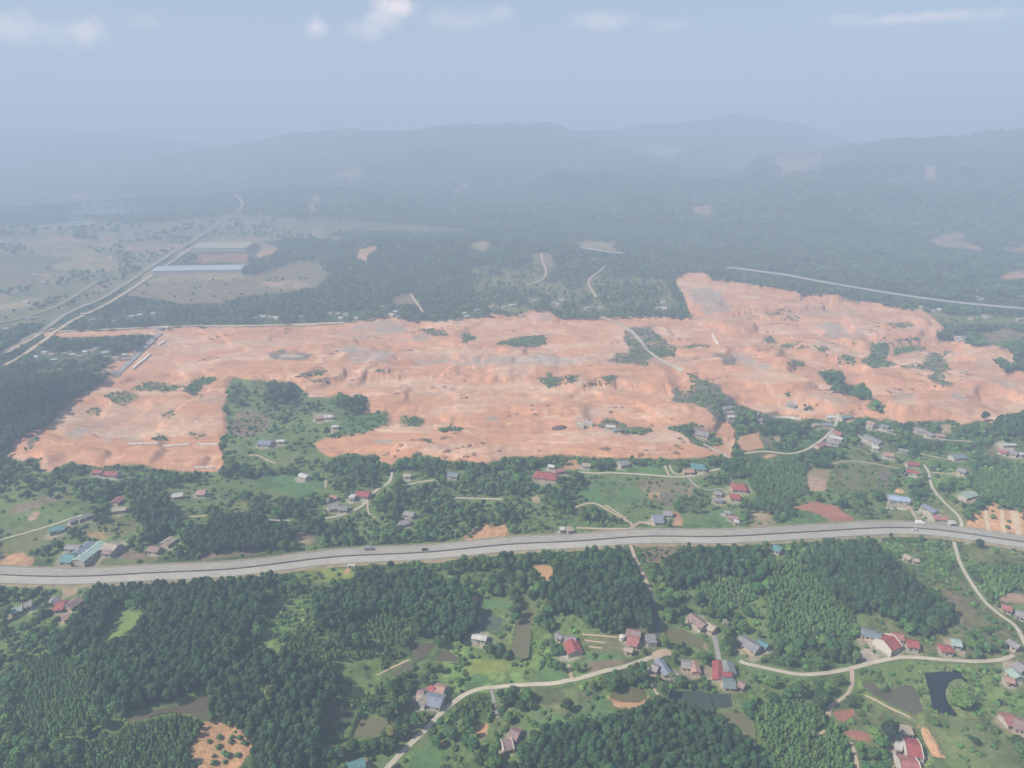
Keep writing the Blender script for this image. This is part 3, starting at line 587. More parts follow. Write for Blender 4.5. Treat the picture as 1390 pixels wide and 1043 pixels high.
 ('g','bright','S',.35,[(600,870),(640,850),(655,900),(690,915),(650,960),(620,945),(600,915)]),('g','bright','S',.4,[(690,840),(730,845),(760,900),(720,930),(690,930)]),
 ('g','bright','Y',.45,[(1040,750),(1085,748),(1120,790),(1160,850),(1120,905),(1060,890),(1040,850)]),('g','bright','S',.4,[(1165,905),(1330,900),(1390,920),(1390,975),(1320,975),(1250,980),(1165,960)]),
 ('g','forest','P',1.0,[(131,877),(186,856),(221,821),(245,785),(320,776),(372,778),(362,808),(336,858),(320,897),(276,929),(227,955),(174,966),(131,955),(125,914)]),
 ('g','forest','P',.95,[(131,800),(190,782),(240,788),(225,815),(180,816),(150,824),(130,876),(100,870),(95,850)]),
 ('g','scrub','Y',.95,[(26,897),(80,885),(122,905),(128,955),(130,985),(60,1003),(15,985)]),
 ('g','scrub','M',.9,[(0,890),(25,895),(15,985),(60,1003),(100,1010),(98,1043),(0,1043)]),
 ('g','forest','P',.95,[(283,937),(300,905),(350,885),(400,890),(445,905),(462,935),(445,955),(430,985),(440,1020),(400,1043),(345,1043),(340,1013),(305,968),(284,970)]),
 ('g','scrub','Y',1.0,[(105,1010),(163,990),(221,972),(256,972),(279,989),(256,1016),(253,1043),(100,1043)]),
 ('g','bright','S',.45,[(320,898),(340,872),(362,858),(380,872),(372,884),(345,886),(318,905),(292,925),(284,934),(280,930)]),('g','meadow','S',.5,[(100,1006),(130,988),(172,980),(178,985),(135,1000),(106,1014)]),
 ('field','orange','S',.35,[(282,972),(305,971),(325,993),(342,1015),(328,1043),(267,1043),(258,1018)]),
 ('field','bright','N',0,[(151,829),(174,820),(195,829),(186,850),(163,864),(133,876)]),
 ('g','bright','S',.3,[(363,812),(398,802),(424,806),(418,836),(384,859),(345,868),(372,832)]),
 ('field','yellow','S',.12,[(400,778),(440,772),(477,774),(480,785),(445,790),(410,792)]),('bare','orange','N',0,[(466,772),(475,770),(475,779),(469,782)]),('bare','soil','N',0,[(572,762),(600,759),(612,757),(608,763),(580,766)]),
 ('g','forest','P',.95,[(425,815),(455,800),(480,785),(560,778),(615,790),(645,808),(650,850),(620,870),(560,850),(500,860),(430,850)]),('g','bright','Y',.55,[(478,838),(520,830),(560,838),(562,868),(540,876),(500,862),(480,852)]),
 ('field','bright','S',.12,[(453,905),(479,892),(508,889),(511,911),(503,938),(479,949),(477,922)]),('field','dkgrass','S',.25,[(447,953),(485,956),(479,981),(456,1004),(436,1001)]),
 ('field','rice','N',0,[(654,813),(672,809),(690,808),(692,830),(676,828),(659,826)]),('bare','orange','N',0,ell(644,813,6,4)),
 ('field','yellow','N',0,[(630,904),(648,895),(690,894),(691,912),(632,915)]),('field','rice','S',.05,[(628,918),(650,914),(668,920),(655,932),(632,938)]),
 ('field','rice','N',0,[(549,1043),(561,1019),(584,1012),(601,1019),(601,1043)]),('bare','soil','N',0,[(641,993),(652,985),(662,983),(661,997),(656,1005),(650,998)]),('bare','orange','N',0,ell(600,1009,4,4)),
 ('g','scrub','Y',.5,[(630,945),(665,940),(672,975),(640,985),(615,968)]),
 ('bare','orange','N',0,[(722,768),(734,766),(745,769),(752,777),(751,784),(746,788),(736,784),(728,775)]),
 ('g','forest','P',1.0,[(757,771),(790,752),(829,743),(850,760),(862,785),(876,805),(888,833),(885,850),(853,852),(818,857),(789,838),(742,823),(730,800),(748,790)]),
 ('field','olive','N',0,[(792,865),(841,864),(856,877),(854,889),(800,886),(791,877)]),('field','rice','S',.5,[(796,888),(850,889),(840,898),(795,898)]),('field','brown','N',0,[(797,900),(840,897),(866,896),(835,905),(800,912)]),
 ('field','rice','N',0,[(727,910),(748,905),(768,915),(766,921),(728,926)]),('field','dkgrass','S',.05,[(733,936),(768,940),(766,954),(740,958),(725,954)]),('field','rice','S',.15,[(774,963),(800,950),(818,942),(827,961),(853,969),(774,974)]),('field','dkgrass','S',.05,[(782,938),(812,932),(816,940),(784,956)]),
 ('field','rice','S',.2,[(690,958),(735,960),(771,968),(766,982),(700,985)]),('bare','soil','N',0,[(824,944),(830,948),(845,951),(868,951),(880,945),(878,954),(861,962),(835,958)]),
 ('g','forest','P',1.0,[(707,1019),(740,990),(790,983),(827,977),(853,970),(899,953),(940,957),(972,972),(998,989),(1021,1018),(1036,1043),(707,1043)]),
 ('g','forest','M',1.0,[(820,912),(880,905),(905,915),(925,912),(965,905),(968,935),(900,935),(880,932),(825,936)]),
 ('g','forest','P',.9,[(899,760),(940,742),(985,735),(1025,742),(1042,784),(1020,790),(980,777),(943,793),(905,800)]),('g','bright','Y',.75,[(943,794),(980,777),(1021,791),(1026,813),(980,830),(951,821)]),
 ('field','brown','S',.3,[(862,741),(905,739),(925,744),(900,760),(880,770)]),('field','bright','N',0,[(995,942),(1003,942),(1004,962),(998,962)]),('bare','soil','N',0,[(902,882),(908,881),(914,887),(905,890)]),('bare','tan','N',0,[(954,872),(963,873),(960,884),(956,885)]),
 ('bare','pinkyard','N',0,[(763,870),(772,868),(774,884),(768,892),(764,885)]),
 ('g','forest','P',1.0,[(1086,757),(1130,745),(1191,750),(1226,778),(1243,795),(1287,818),(1298,842),(1272,853),(1240,847),(1203,836),(1165,830),(1136,813),(1110,785)]),
 ('g','scrub','Y',.8,[(1040,760),(1085,760),(1105,785),(1136,815),(1160,832),(1160,870),(1120,850),(1060,880),(1040,850)]),
 ('g','scrub','M',.85,[(1040,880),(1120,855),(1160,880),(1165,895),(1100,912),(1040,900)]),
 ('g','scrub','Y',1.0,[(1026,962),(1060,945),(1121,963),(1134,985),(1150,1010),(1162,1043),(1038,1043)]),
 ('field','bright','S',.2,[(1157,945),(1191,954),(1200,972),(1174,977),(1158,962)]),('bare','redsoil','N',0,[(1134,967),(1159,963),(1162,972),(1147,981),(1136,978)]),('bare','redsoil','N',0,[(1139,991),(1160,992),(1185,997),(1188,1005),(1162,1007)]),
 ('field','meadow','S',.12,[(1273,974),(1310,974),(1345,983),(1374,1019),(1395,1043),(1259,1043),(1272,1012)]),('field','meadow','S',.3,[(1168,908),(1225,896),(1250,898),(1256,912),(1245,930),(1215,930),(1195,925),(1168,922)]),
 ('g','olive','S',.25,[(1246,790),(1290,770),(1320,800),(1340,825),(1375,850),(1370,872),(1340,895),(1300,890),(1250,885),(1252,862),(1290,850),(1300,835)]),('g','brown','S',.08,[(1285,800),(1310,812),(1325,835),(1318,858),(1302,858),(1302,838),(1290,820)]),
 ('g','dkgrass','M',.5,[(1318,850),(1345,850),(1370,872),(1350,890),(1310,888)]),('g','meadow','S',.5,[(1190,735),(1290,735),(1300,770),(1270,790),(1225,775),(1195,752)]),
 ('bare','yard','N',0,[(1305,733),(1316,733),(1318,748),(1310,750)]),('bare','soil','N',0,[(1356,740),(1366,742),(1374,758),(1364,760)]),('g','olive','S',.25,[(1300,738),(1390,742),(1390,765),(1330,765),(1310,770)]),
 ('g','scrub','Y',.7,[(1330,765),(1395,765),(1395,815),(1355,825),(1335,800)]),('bare','pinkfield','N',0,[(1352,812),(1375,803),(1393,808),(1393,818),(1372,818)]),
 ('bare','yard','N',0,[(1165,882),(1180,881),(1192,892),(1188,899),(1170,900)]),('g','yellow','S',.3,[(1166,845),(1195,838),(1200,852),(1180,857)]),
 ('bare','yard','N',0,[(86,774),(98,766),(118,766),(108,775)]),('bare','tan','N',0,[(88,792),(108,794),(104,806),(84,812)]),
 ('bare','yard','N',0,[(1362,898),(1374,899),(1374,922),(1366,924)]),
]
TC = {'N':0,'P':1,'M':2,'S':3,'Y':4,'F':5}
cov = np.empty((IH, IW, 3), np.float32); cov[:] = K['scrub']
tty = np.full((IH, IW), 2, np.int8); den = np.full((IH, IW), .7, np.float32); fid = np.full((IH, IW), -1, np.int16)
zid = np.full((IH, IW), -1, np.int16)
for i, (kind, col, tt, dn, pts) in enumerate(ZONES):
    m = poly_mask(pts); cov[m] = K[col]; tty[m] = TC[tt]; den[m] = dn; zid[m] = i
    if kind in ('field', 'bare', 'site', 'lake'): fid[m] = i
    elif kind == 'g': fid[m] = -1
KO = np.zeros((IH, IW), bool)                      # where no crown may stand: roads, ponds, buildings
def ko_points(x, y, z, r=1):
    px, py, _ = project(np.asarray(x), np.asarray(y), np.asarray(z))
    for ax, ay in zip(np.round(px).astype(int), np.round(py).astype(int)):
        KO[max(0, ay - r):max(0, ay + r + 1), max(0, ax - r):max(0, ax + r + 1)] = True
def ko_line(x, y, z, r):
    px, py, _ = project(x, y, z)
    for a in range(len(px) - 1):
        k = int(max(abs(px[a + 1] - px[a]), abs(py[a + 1] - py[a]))) + 2
        for t in np.linspace(0, 1, k):
            ax = int(px[a] + (px[a + 1] - px[a]) * t); ay = int(py[a] + (py[a + 1] - py[a]) * t)
            KO[max(0, ay - r):max(0, ay + r + 1), max(0, ax - r):max(0, ax + r + 1)] = True
for pts, col in PONDS: KO |= poly_mask(pts)
for i, z in enumerate(ZONES):
    if z[0] == 'bare': KO |= poly_mask(z[4])


# ponds
for (pts, col), lv in zip(PONDS, pond_level):
    p = np.array(pts, float); c = p.mean(0); p = c + (p - c) * 1.05
    q = catmull(np.vstack([p, p[:1]]), 4)[:-1]
    X, Y = flat_at(q[:, 0], q[:, 1], lv)
    from mathutils import Vector
    from mathutils.geometry import tessellate_polygon
    tris = tessellate_polygon([[Vector((a, b, 0)) for a, b in zip(X, Y)]])
    me = mesh('pond', [(a, b, lv - .25) for a, b in zip(X, Y)], [tuple(t) for t in tris], 'water_' + col)
    bm_up = me.polygons[0].normal.z
    if bm_up < 0: me.flip_normals()
    struct(obj('pond', me))

# roads
def ribbon(L, Z, offs, name, mat, thick=None):
    """strip along L at lateral offsets offs (list of (offset, dz))"""
    T = np.gradient(L, axis=0); T /= np.linalg.norm(T, axis=1)[:, None] + 1e-9; N = np.stack([-T[:, 1], T[:, 0]], 1)
    V = []; F = []; k = len(offs)
    for i in range(len(L)):
        for o, dz in offs: V.append((L[i, 0] + N[i, 0] * o, L[i, 1] + N[i, 1] * o, Z[i] + dz))
    for i in range(len(L) - 1):
        for j in range(k - 1): F.append((i * k + j, i * k + j + 1, (i + 1) * k + j + 1, (i + 1) * k + j))
    me = mesh(name, V, [f[::-1] for f in F], mat, True)
    if me.polygons[0].normal.z < 0: me.flip_normals()
    return me
for q, (nm, w, mt, L) in enumerate(road_lines):
    D = np.hypot(L[:, 0], L[:, 1]); wob = 1 + (vnoise(np.arange(len(L)) * .35, np.full(len(L), q * 3.7), 5) - .5) * (.35 if 'path' in nm or 'dirt' in nm else .1)
    T = np.gradient(L, axis=0); T /= np.linalg.norm(T, axis=1)[:, None] + 1e-9; N = np.stack([-T[:, 1], T[:, 0]], 1)
    nf = 5; V = []; Fq = []
    for j in range(nf):
        o = (j / (nf - 1) - .5) * w * wob
        x = L[:, 0] + N[:, 0] * o; y = L[:, 1] + N[:, 1] * o
        V.append(np.stack([x, y, hh(x, y) + .14 + np.clip(D - 650, 0, None) * .0016 + q * .004], 1))
        ko_line(x, y, V[-1][:, 2], 1 if D.mean() < 1000 else 0)
    V = np.stack(V, 1).reshape(-1, 3)
    for i in range(len(L) - 1):
        for j in range(nf - 1): Fq.append((i * nf + j, (i + 1) * nf + j, (i + 1) * nf + j + 1, i * nf + j + 1))
    me = mesh(nm, V, Fq, 'road_' + mt, True)
    if me.polygons[0].normal.z < 0: me.flip_normals()
    struct(obj(nm, me))
# expressway: embankment, two carriageways, paint, planted median, barriers
struct(obj('embankment', ribbon(EXL, EXZ, [(-17, -2.5), (-12.5, -.4), (-9.7, -.06), (9.7, -.06), (12.5, -.4), (17, -2.5)], 'embankment', 'embankment')))
struct(obj('carriageway', ribbon(EXL, EXZ, [(.7, .02), (5, .06), (9.3, 0)], 'carriageway', 'carriageway')))
struct(obj('carriageway', ribbon(EXL, EXZ, [(-9.3, 0), (-5, .06), (-.7, .02)], 'carriageway', 'carriageway_south')))
struct(obj('central_reserve', ribbon(EXL, EXZ, [(-.7, .04), (-.6, .2), (.6, .2), (.7, .04)], 'central_reserve', 'asphalt_median')))
def resample(L, Z, step):
    s = np.concatenate([[0], np.cumsum(np.linalg.norm(np.diff(L, axis=0), axis=1))]); t = np.arange(0, s[-1], step)
    return np.stack([np.interp(t, s, L[:, 0]), np.interp(t, s, L[:, 1])], 1), np.interp(t, s, Z)
RL, RZ = resample(EXL, EXZ, 2.0)
T_ = np.gradient(RL, axis=0); T_ /= np.linalg.norm(T_, axis=1)[:, None]; N_ = np.stack([-T_[:, 1], T_[:, 0]], 1)
pm = MB()
def pstrip(i0, i1, o0, o1, dz=.07):
    for i in range(i0, min(i1, len(RL) - 1)):
        v = []
        for ii, o in ((i, o0), (i + 1, o0), (i + 1, o1), (i, o1)): v.append((RL[ii, 0] + N_[ii, 0] * o, RL[ii, 1] + N_[ii, 1] * o, RZ[ii] + dz))
        pm.add(v, [(3, 2, 1, 0)])
for o in (-8.7, -1.2, 1.2, 8.7): pstrip(0, len(RL), o - .13, o + .13)
for o in (-4.9, 4.9):
    for k in range(0, len(RL), 8): pstrip(k, k + 3, o - .12, o + .12, .075)
mp_ = pm.mesh('road_markings', 'road_paint')
if mp_.polygons[0].normal.z < 0: mp_.flip_normals()
struct(obj('road_markings', mp_))
for o in np.linspace(-9.2, 9.2, 17): 
    x = EXL[:, 0]; 
    Tn = np.gradient(EXL, axis=0); Tn /= np.linalg.norm(Tn, axis=1)[:, None]; Nn = np.stack([-Tn[:, 1], Tn[:, 0]], 1)
    qx, qz = resample(EXL + Nn * o, EXZ, 1.0); ko_points(qx[:, 0], qx[:, 1], qz, 1)
KO2 = KO.copy()
def rail(o, label, cat, mat, h=.75, t=.12, posts=True, name='guard_rail'):
    base = RL + N_ * o; i0 = len(RL) // 2; b = MB()
    for i in range(len(RL) - 1):
        a0 = base[i] - base[i0]; a1 = base[i + 1] - base[i0]; n = N_[i] * t / 2
        z0 = RZ[i] - RZ[i0]; z1 = RZ[i + 1] - RZ[i0]; lo, hi = (h - .32, h) if posts else (-.05, h)
        b.add([(a0[0]-n[0],a0[1]-n[1],z0+lo),(a1[0]-n[0],a1[1]-n[1],z1+lo),(a1[0]+n[0],a1[1]+n[1],z1+lo),(a0[0]+n[0],a0[1]+n[1],z0+lo),(a0[0]-n[0],a0[1]-n[1],z0+hi),(a1[0]-n[0],a1[1]-n[1],z1+hi),(a1[0]+n[0],a1[1]+n[1],z1+hi),(a0[0]+n[0],a0[1]+n[1],z0+hi)],
              [(3,2,1,0),(4,5,6,7),(0,1,5,4),(2,3,7,6)])
        if posts: b.box(a0[0]-.05, a0[0]+.05, a0[1]-.05, a0[1]+.05, z0-.4, z0+h-.33)
    tag(obj(name, b.mesh(name, mat), None, (base[i0, 0], base[i0, 1], RZ[i0])), label, cat)
rail(9.5, 'long grey steel guard rail along the far edge of the expressway', 'guard rail', 'galvanised')
rail(-9.5, 'long grey steel guard rail along the near edge of the expressway', 'guard rail', 'galvanised')
rail(0, 'dark low barrier running along the middle of the expressway', 'barrier', 'asphalt_median', .8, .35, False, 'median_barrier')

# ------------------------------------------------------------------ houses
window_me = MB().box(-.6, .6, -.05, .05, -.6, .6).mesh('window', 'window_glass')
door_me = MB().box(-.55, .55, -.05, .05, 0, 2.2).mesh('door', 'wood_door')
def bend_roof(L, w, wh, pitch, over=.6, th=.14, hip=0.0):
    """two slopes with thickness, eaves and verges; hip>0 pulls the ridge ends in"""
    hx = L / 2 + over; hy = w / 2 + over; zr = wh + w / 2 * pitch + .12; ze = wh - over * pitch + .12; rx = hx - hip * hy
    b = MB()
    top = [(-hx, -hy, ze), (hx, -hy, ze), (rx, 0, zr), (-rx, 0, zr), (hx, hy, ze), (-hx, hy, ze)]
    bot = [(x, y, z - th) for x, y, z in top]
    f = [(0, 1, 2, 3), (4, 5, 3, 2), (9, 8, 7, 6), (8, 9, 11, 10), (0, 6, 7, 1), (4, 10, 11, 5)]
    if hip > 0: f += [(1, 4, 2), (5, 0, 3), (8, 10, 7), (9, 6, 11), (1, 7, 10, 4), (5, 11, 6, 0)]
    else: f += [(1, 7, 8, 2), (2, 8, 10, 4), (0, 3, 9, 6), (3, 5, 11, 9)]
    return b.add(top + bot, f)
def wall_shell(L, w, wh, pitch, gable=True):
    hx, hy = L / 2, w / 2; zr = wh + (hy * pitch if gable else 0); b = MB()
    v = [(-hx,-hy,-2),(hx,-hy,-2),(hx,hy,-2),(-hx,hy,-2),(-hx,-hy,wh),(hx,-hy,wh),(hx,hy,wh),(-hx,hy,wh),(-hx,0,zr),(hx,0,zr)]
    return b.add(v, [(0,1,5,4),(2,3,7,6),(1,2,6,9,5),(3,0,4,8,7),(4,5,9,8),(6,7,8,9)])
def house(x1, y1, x2, y2, w, roof, wall, label, kind='house', hip=0.0, wh=3.1, pitch=.42, par=False, detail=2, group=None, flat=False, cat=None, porch=False, tank=False):
    if kind not in ('warehouse', 'site_hut'): w *= .92
    mx, my = (x1 + x2) / 2, (y1 + y2) / 2
    rh = wh + (0 if flat else w / 2 * pitch)
    gx, gy, g = at(mx, my, rh * .8); g = float(g[0])
    ax, ay = on_plane(x1, y1, g + rh); bx, by = on_plane(x2, y2, g + rh)
    L = max(math.hypot(bx - ax, by - ay), 3.0); ang = math.atan2(by - ay, bx - ax)
    cx, cy = (ax + bx) / 2, (ay + by) / 2; g = float(hh(cx, cy))
    if ang > math.pi / 2: ang -= math.pi
    if ang < -math.pi / 2: ang += math.pi
    if hip: L += w * hip * .6
    root = empty(kind, (cx, cy, g), ang); tag(root, label, cat or kind.replace('_', ' '), group)
    if flat:
        obj('wall', MB().box(-L/2, L/2, -w/2, w/2, -2, wh).mesh('wall', 'wall_' + wall), root)
        r = MB().box(-L/2-.3, L/2+.3, -w/2-.3, w/2+.3, wh+.003, wh+.25)
        obj('roof', r.mesh('roof', 'roof_' + roof), root)
    else:
        obj('wall', wall_shell(L, w, wh, pitch, not hip).mesh('wall', 'wall_' + wall), root)
        obj('roof', bend_roof(L, w, wh, pitch, .25 if par else .6, hip=hip).mesh('roof', 'roof_' + roof), root)
        if detail >= 2 and not hip:
            rc = MB(); zr = wh + w / 2 * pitch + .1; rc.add([(-L/2-.5,-.3,zr-.05),(L/2+.5,-.3,zr-.05),(L/2+.5,0,zr+.13),(-L/2-.5,0,zr+.13),(L/2+.5,.3,zr-.05),(-L/2-.5,.3,zr-.05)], [(0,1,2,3),(4,5,3,2),(1,4,2),(5,0,3)])
            obj('ridge_cap', rc.mesh('ridge_cap', 'roof_' + roof), root)
    if par:
        for sx in (-1, 1):
            p = MB(); hy = w / 2 + .3; x0 = sx * (L / 2 + .12) - .16; x1_ = x0 + .32; zt = wh + w / 2 * pitch + .75; zs = wh + .55
            p.add([(x0,-hy,-.5),(x0,hy,-.5),(x0,hy,zs),(x0,0,zt),(x0,-hy,zs),(x1_,-hy,-.5),(x1_,hy,-.5),(x1_,hy,zs),(x1_,0,zt),(x1_,-hy,zs)], [(4,3,2,1,0),(5,6,7,8,9),(0,1,6,5),(1,2,7,6),(2,3,8,7),(3,4,9,8),(4,0,5,9)])
            obj('gable_wall', p.mesh('gable_wall', 'parapet'), root)
    if detail >= 2:
        n = max(1, min(3, int(L / 4)))
        for s in (-1, 1):
            for k in range(n):
                xx = (k + .5) / n * L - L / 2 + (.25 * L / n if s < 0 else 0)
                obj('window', window_me, root, (xx, s * (w / 2 + .03), 1.75))
        obj('door', door_me, root, (-L / 2 + .28 * L / n + .2, -(w / 2 + .03) , .05))
    elif detail == 1:
        obj('door', door_me, root, (0, -(w / 2 + .03), .05)); obj('window', window_me, root, (L * .28, -(w / 2 + .03), 1.75))
    if porch:
        b = MB(); z1, z0 = wh - .25, wh - .9
        b.add([(-L/2,-w/2-.62,z1),(L/2,-w/2-.62,z1),(L/2,-w/2-2.8,z0),(-L/2,-w/2-2.8,z0),(-L/2,-w/2-.62,z1-.1),(L/2,-w/2-.62,z1-.1),(L/2,-w/2-2.8,z0-.1),(-L/2,-w/2-2.8,z0-.1)], [(3,2,1,0),(4,5,6,7),(0,1,5,4),(1,2,6,5),(2,3,7,6),(3,0,4,7)])
        obj('porch_roof', b.mesh('porch_roof', 'roof_' + roof), root)
        for k in range(3):
            xx = -L/2 + .2 + k * (L - .4) / 2
            obj('porch_post', MB().box(xx-.09, xx+.09, -w/2-2.7, -w/2-2.52, -.6, z0-.1).mesh('porch_post', 'wall_white'), root)
    if tank:
        b = MB().cyl(0, 0, 0, 1.5, .55, .55, 14).cyl(0, 0, 1.5, 1.75, .55, .15, 14)
        obj('water_tank', b.mesh('water_tank', 'galvanised', False), root, (L * .3, 0, rh + .1))
    # keep crowns off the roof
    ca, sa = math.cos(ang), math.sin(ang); t = np.linspace(-.5, .5, 14); U, V = np.meshgrid(t * (L + 1), t * (w + 1))
    X = cx + U * ca - V * sa; Y = cy + U * sa + V * ca
    for zz in (g, g + wh, g + rh): ko_points(X.ravel(), Y.ravel(), np.full(X.size, zz), 1)
    FOOT.append((cx, cy, math.hypot(L, w) / 2 + .8))
    return root
FOOT = []
H = house
# along the southern village road, left to right
H(591,931,603,933,8,'pink','white','pale pink roofed house behind the large slate roofed one beside the diagonal concrete road', porch=False)
H(585,930,590,934,5,'red','tan','small dark red roofed hut squeezed against the left of the pale pink house','shed',detail=1)
H(577,944,600,949,10,'bluegrey','white','large slate blue roofed house just left of the diagonal concrete road',pitch=.36)
H(568,951,574,944,8,'tan','grey','tan grey roofed wing on the left end of the large slate blue house','shed',detail=1)
H(569,937,574,938,5,'redgrey','tan','little reddish grey hut up and left of the slate blue house','shed',detail=1)
H(694,991,704,995,9,'redgrey','grey','brownish grey upper house of the pair among trees below the vegetable plots at bottom centre')
H(682,1009,695,1006,8,'redgrey','white','brownish grey lower house of the pair among trees at bottom centre, with a white gable',par=True)
H(474,1041,494,1034,8,'teal','white','teal roofed shed cut by the bottom edge of the picture','shed',detail=1)
H(642,861,660,864,5,'white','grey','small whitish roofed shed beside the square green pond','shed',detail=1)
H(775,868,781,883,9,'red','white','bright red roofed house with a tan yard on its left, beside the terraced crop beds',par=False,porch=False)
H(767,865,781,866,6,'lav','tan','greyish lean roof joined to the back of the red house by the crop beds','shed',detail=1)
H(756,860,763,864,4,'grey','white','tiny grey shed up and left of the red house by the crop beds','shed',detail=1)
H(851,855,869,858,7,'redgrey','white','grey brown tiled rear house of the pair at the right end of the crop beds')
H(853,864,867,867,6,'redfade','white','salmon red front house of the pair at the right end of the crop beds',porch=True)
H(881,862,886,873,6,'grey','grey','plain grey flat roofed shed right of the salmon red house','shed',flat=True,detail=1)
H(849,879,858,881,4,'tan','tan','low tan hut in the garden below the salmon red house','shed',detail=1)
H(894,895,907,914,5,'bluegrey','white','long narrow blue grey roofed house just below the road junction')
H(886,903,893,906,6,'lav','white','pale lavender roofed hut in the angle of the long blue grey house','shed',detail=1)
H(926,898,939,900,7,'lav','tan','lavender tiled house in a cluster between the junction and the narrow red roof')
H(942,898,945,911,5,'pink','tan','pinkish roofed wing right of the lavender tiled house','shed',detail=1)
H(938,833,957,847,8,'redgrey','white','long rose grey roofed house on the slope above the olive pond')
H(961,845,971,851,7,'tan','tan','tan roofed house at the lower right end of the long rose grey house')
H(975,897,975,921,6,'red','white','narrow bright red roofed house standing at the foot of the grey lane',par=False)
H(986,897,990,911,8,'grey','white','grey roofed house touching the right side of the narrow red one')
H(981,914,992,914,3.2,'red','white','short dark red strip of roof between the two grey roofs','shed',detail=0)
H(982,924,997,925,8,'slate','white','pale slate roofed house at the lower end of the narrow red house')
H(1004,926,1010,929,5,'redgrey','tan','small rose grey hut right of the pale slate roofed house','shed',detail=1)
H(1006,864,1030,878,9,'grey','tan','long pale grey roofed barn among trees left of the right hand village','barn')
H(1031,869,1042,875,5,'teal','grey','low teal roofed lean-to on the far side of the long grey barn','shed',detail=1)
# right hand village
H(1171,853,1196,862,9,'slate','tan','long slate green roofed barn left of the big red roofed house','barn',pitch=.3)
H(1199,870,1214,863,13,'red','white','big crimson roofed house with white stepped gable walls beside the concrete road',par=True,pitch=.5)
H(1212,860,1226,862,7,'redfade','white','faded red roofed house directly behind the big crimson house')
H(1231,869,1246,871,8,'red','white','crimson roofed wing right of the big crimson house')
H(1279,877,1290,878,6,'red','white','small vivid red hipped house right of the crimson group',hip=.6,detail=1)
H(1292,868,1304,870,7,'mint','white','mint green roofed house behind the small vivid red one')
H(1228,1008,1250,1012,13,'red','white','upper crimson roofed house at the bottom right with a white parapet',par=True,pitch=.34)
H(1220,1032,1247,1035,12,'redfade','white','lower faded red roofed house cut by the bottom edge at right',par=True,pitch=.34)
H(1216,1010,1224,1013,7,'white','white','white flat roofed annex on the left of the upper crimson house','annex',flat=True,detail=1)
H(1224,990,1238,992,6,'tan','grey','pale grey flat roofed annex behind the upper crimson house','annex',flat=True,detail=1)
H(1363,973,1375,973,9,'redfade','white','salmon roofed half of the house at the right edge below the dark pond')
H(1377,976,1392,981,10,'redgrey','white','grey brown roofed house at the right edge joined to the salmon roof')
H(1370,868,1384,876,6,'lav','tan','lavender grey roofed house inside the bend of the right edge road')
H(1374,908,1384,918,7,'mint','white','pale turquoise roofed house just below the right end of the village road')
H(1381,898,1393,906,9,'lav','grey','large lavender grey roof at the right edge above the turquoise one')
H(1366,920,1376,922,5,'pink','tan','small pink tan hut left of the turquoise roofed house','shed',detail=1)
H(1361,821,1373,824,7,'redfade','tan','reddish roofed house on the bare slope at the right edge')
H(1380,829,1392,833,8,'lav','grey','grey lavender roofed house below the reddish one at the right edge')
H(1230,753,1237,758,5,'tan','grey','tan grey field shed alone in the meadow south of the expressway','shed',detail=1)
H(1239,758,1247,760,4,'tan','tan','lower tan field shelter next to the tan grey shed','shed',detail=1)
H(1051,740,1061,744,8,'teal','white','turquoise roofed house touching the near edge of the expressway right of centre')
# south of the expressway at left
H(76,819,87,818,10,'red','white','brick red roofed house at the end of the dirt drive south of the expressway')
H(90,822,106,811,8,'redgrey','tan','long rose brown roofed house right of the brick red one')
H(69,818,75,810,6,'lav','white','narrow lavender roofed house left of the brick red one')
H(84,837,91,834,7,'pink','tan','pale rose hut below the brick red house among trees','shed',detail=1)
H(14,829,27,824,6,'mint','tan','pale green grey roofed house at the far left among trees')
H(30,820,42,817,7,'lav','white','white walled lavender roofed house at the far left',par=True)
# north of the expressway at left
H(86,752,101,753,12,'teal','white','wide teal roofed workshop beside the expressway at left','workshop')
H(105,759,137,735,10,'mint','white','very long pale mint roofed factory shed running back from the expressway','factory_shed',pitch=.25)
H(103,750,122,735,7,'bluegrey','white','long dark blue grey roofed shed beside the pale mint one','factory_shed',pitch=.3)
H(90,740,108,741,6,'lav','grey','low lavender roof behind the teal workshop','shed',detail=1)
H(143,737,159,740,11,'tan','grey','tan grey roofed house up and right of the pale mint shed')
H(141,746,152,747,6,'redgrey','grey','rose grey hut in front of the tan grey house','shed',detail=1)
H(222,736,234,728,8,'tan','tan','tan roofed house right of the round olive field')
H(203,742,216,744,7,'redgrey','tan','rose brown house at the edge of the olive field by the expressway')
# middle belt, left to right
H(67,717,87,713,8,'teal','white','turquoise roofed house beside the pale lane at far left')
H(93,706,104,702,5,'lav','white','leftmost of the three lavender row houses along the pale lane')
H(105,703,112,700,5,'lav','white','middle one of the three lavender row houses along the pale lane')
H(113,700,121,697,5,'grey','white','rightmost of the three row houses along the pale lane, greyer than the others')
H(126,638,139,638,7,'red','white','left one of the two long red roofs under the edge of the earthworks')
H(143,640,160,641,8,'red','white','right one of the two long red roofs under the edge of the earthworks',par=False)
H(154,681,163,674,7,'redfade','tan','red roofed farmhouse among trees in the left middle')
H(153,690,171,688,6,'tan','tan','tan roofed barn below the red farmhouse in the left middle','barn')
H(234,671,247,669,7,'white','white','whitish roofed house on the green meadow left of the pale tan one')
H(268,666,279,666,9,'pink','white','pale pink tan roofed house standing alone on the green meadow')
H(352,598,368,599,11,'bluegrey','white','large blue grey roofed house in the green pocket of the earthworks',pitch=.35)
H(376,597,386,597,5,'white','white','small white roofed hut right of the large blue grey house','shed',detail=1)
H(427,566,440,564,7,'pink','tan','pale tan long building in the green pocket, left half of the bright row',detail=1)
H(441,564,451,564,6,'white','tan','whitish long building in the green pocket, right half of the bright row',detail=1)
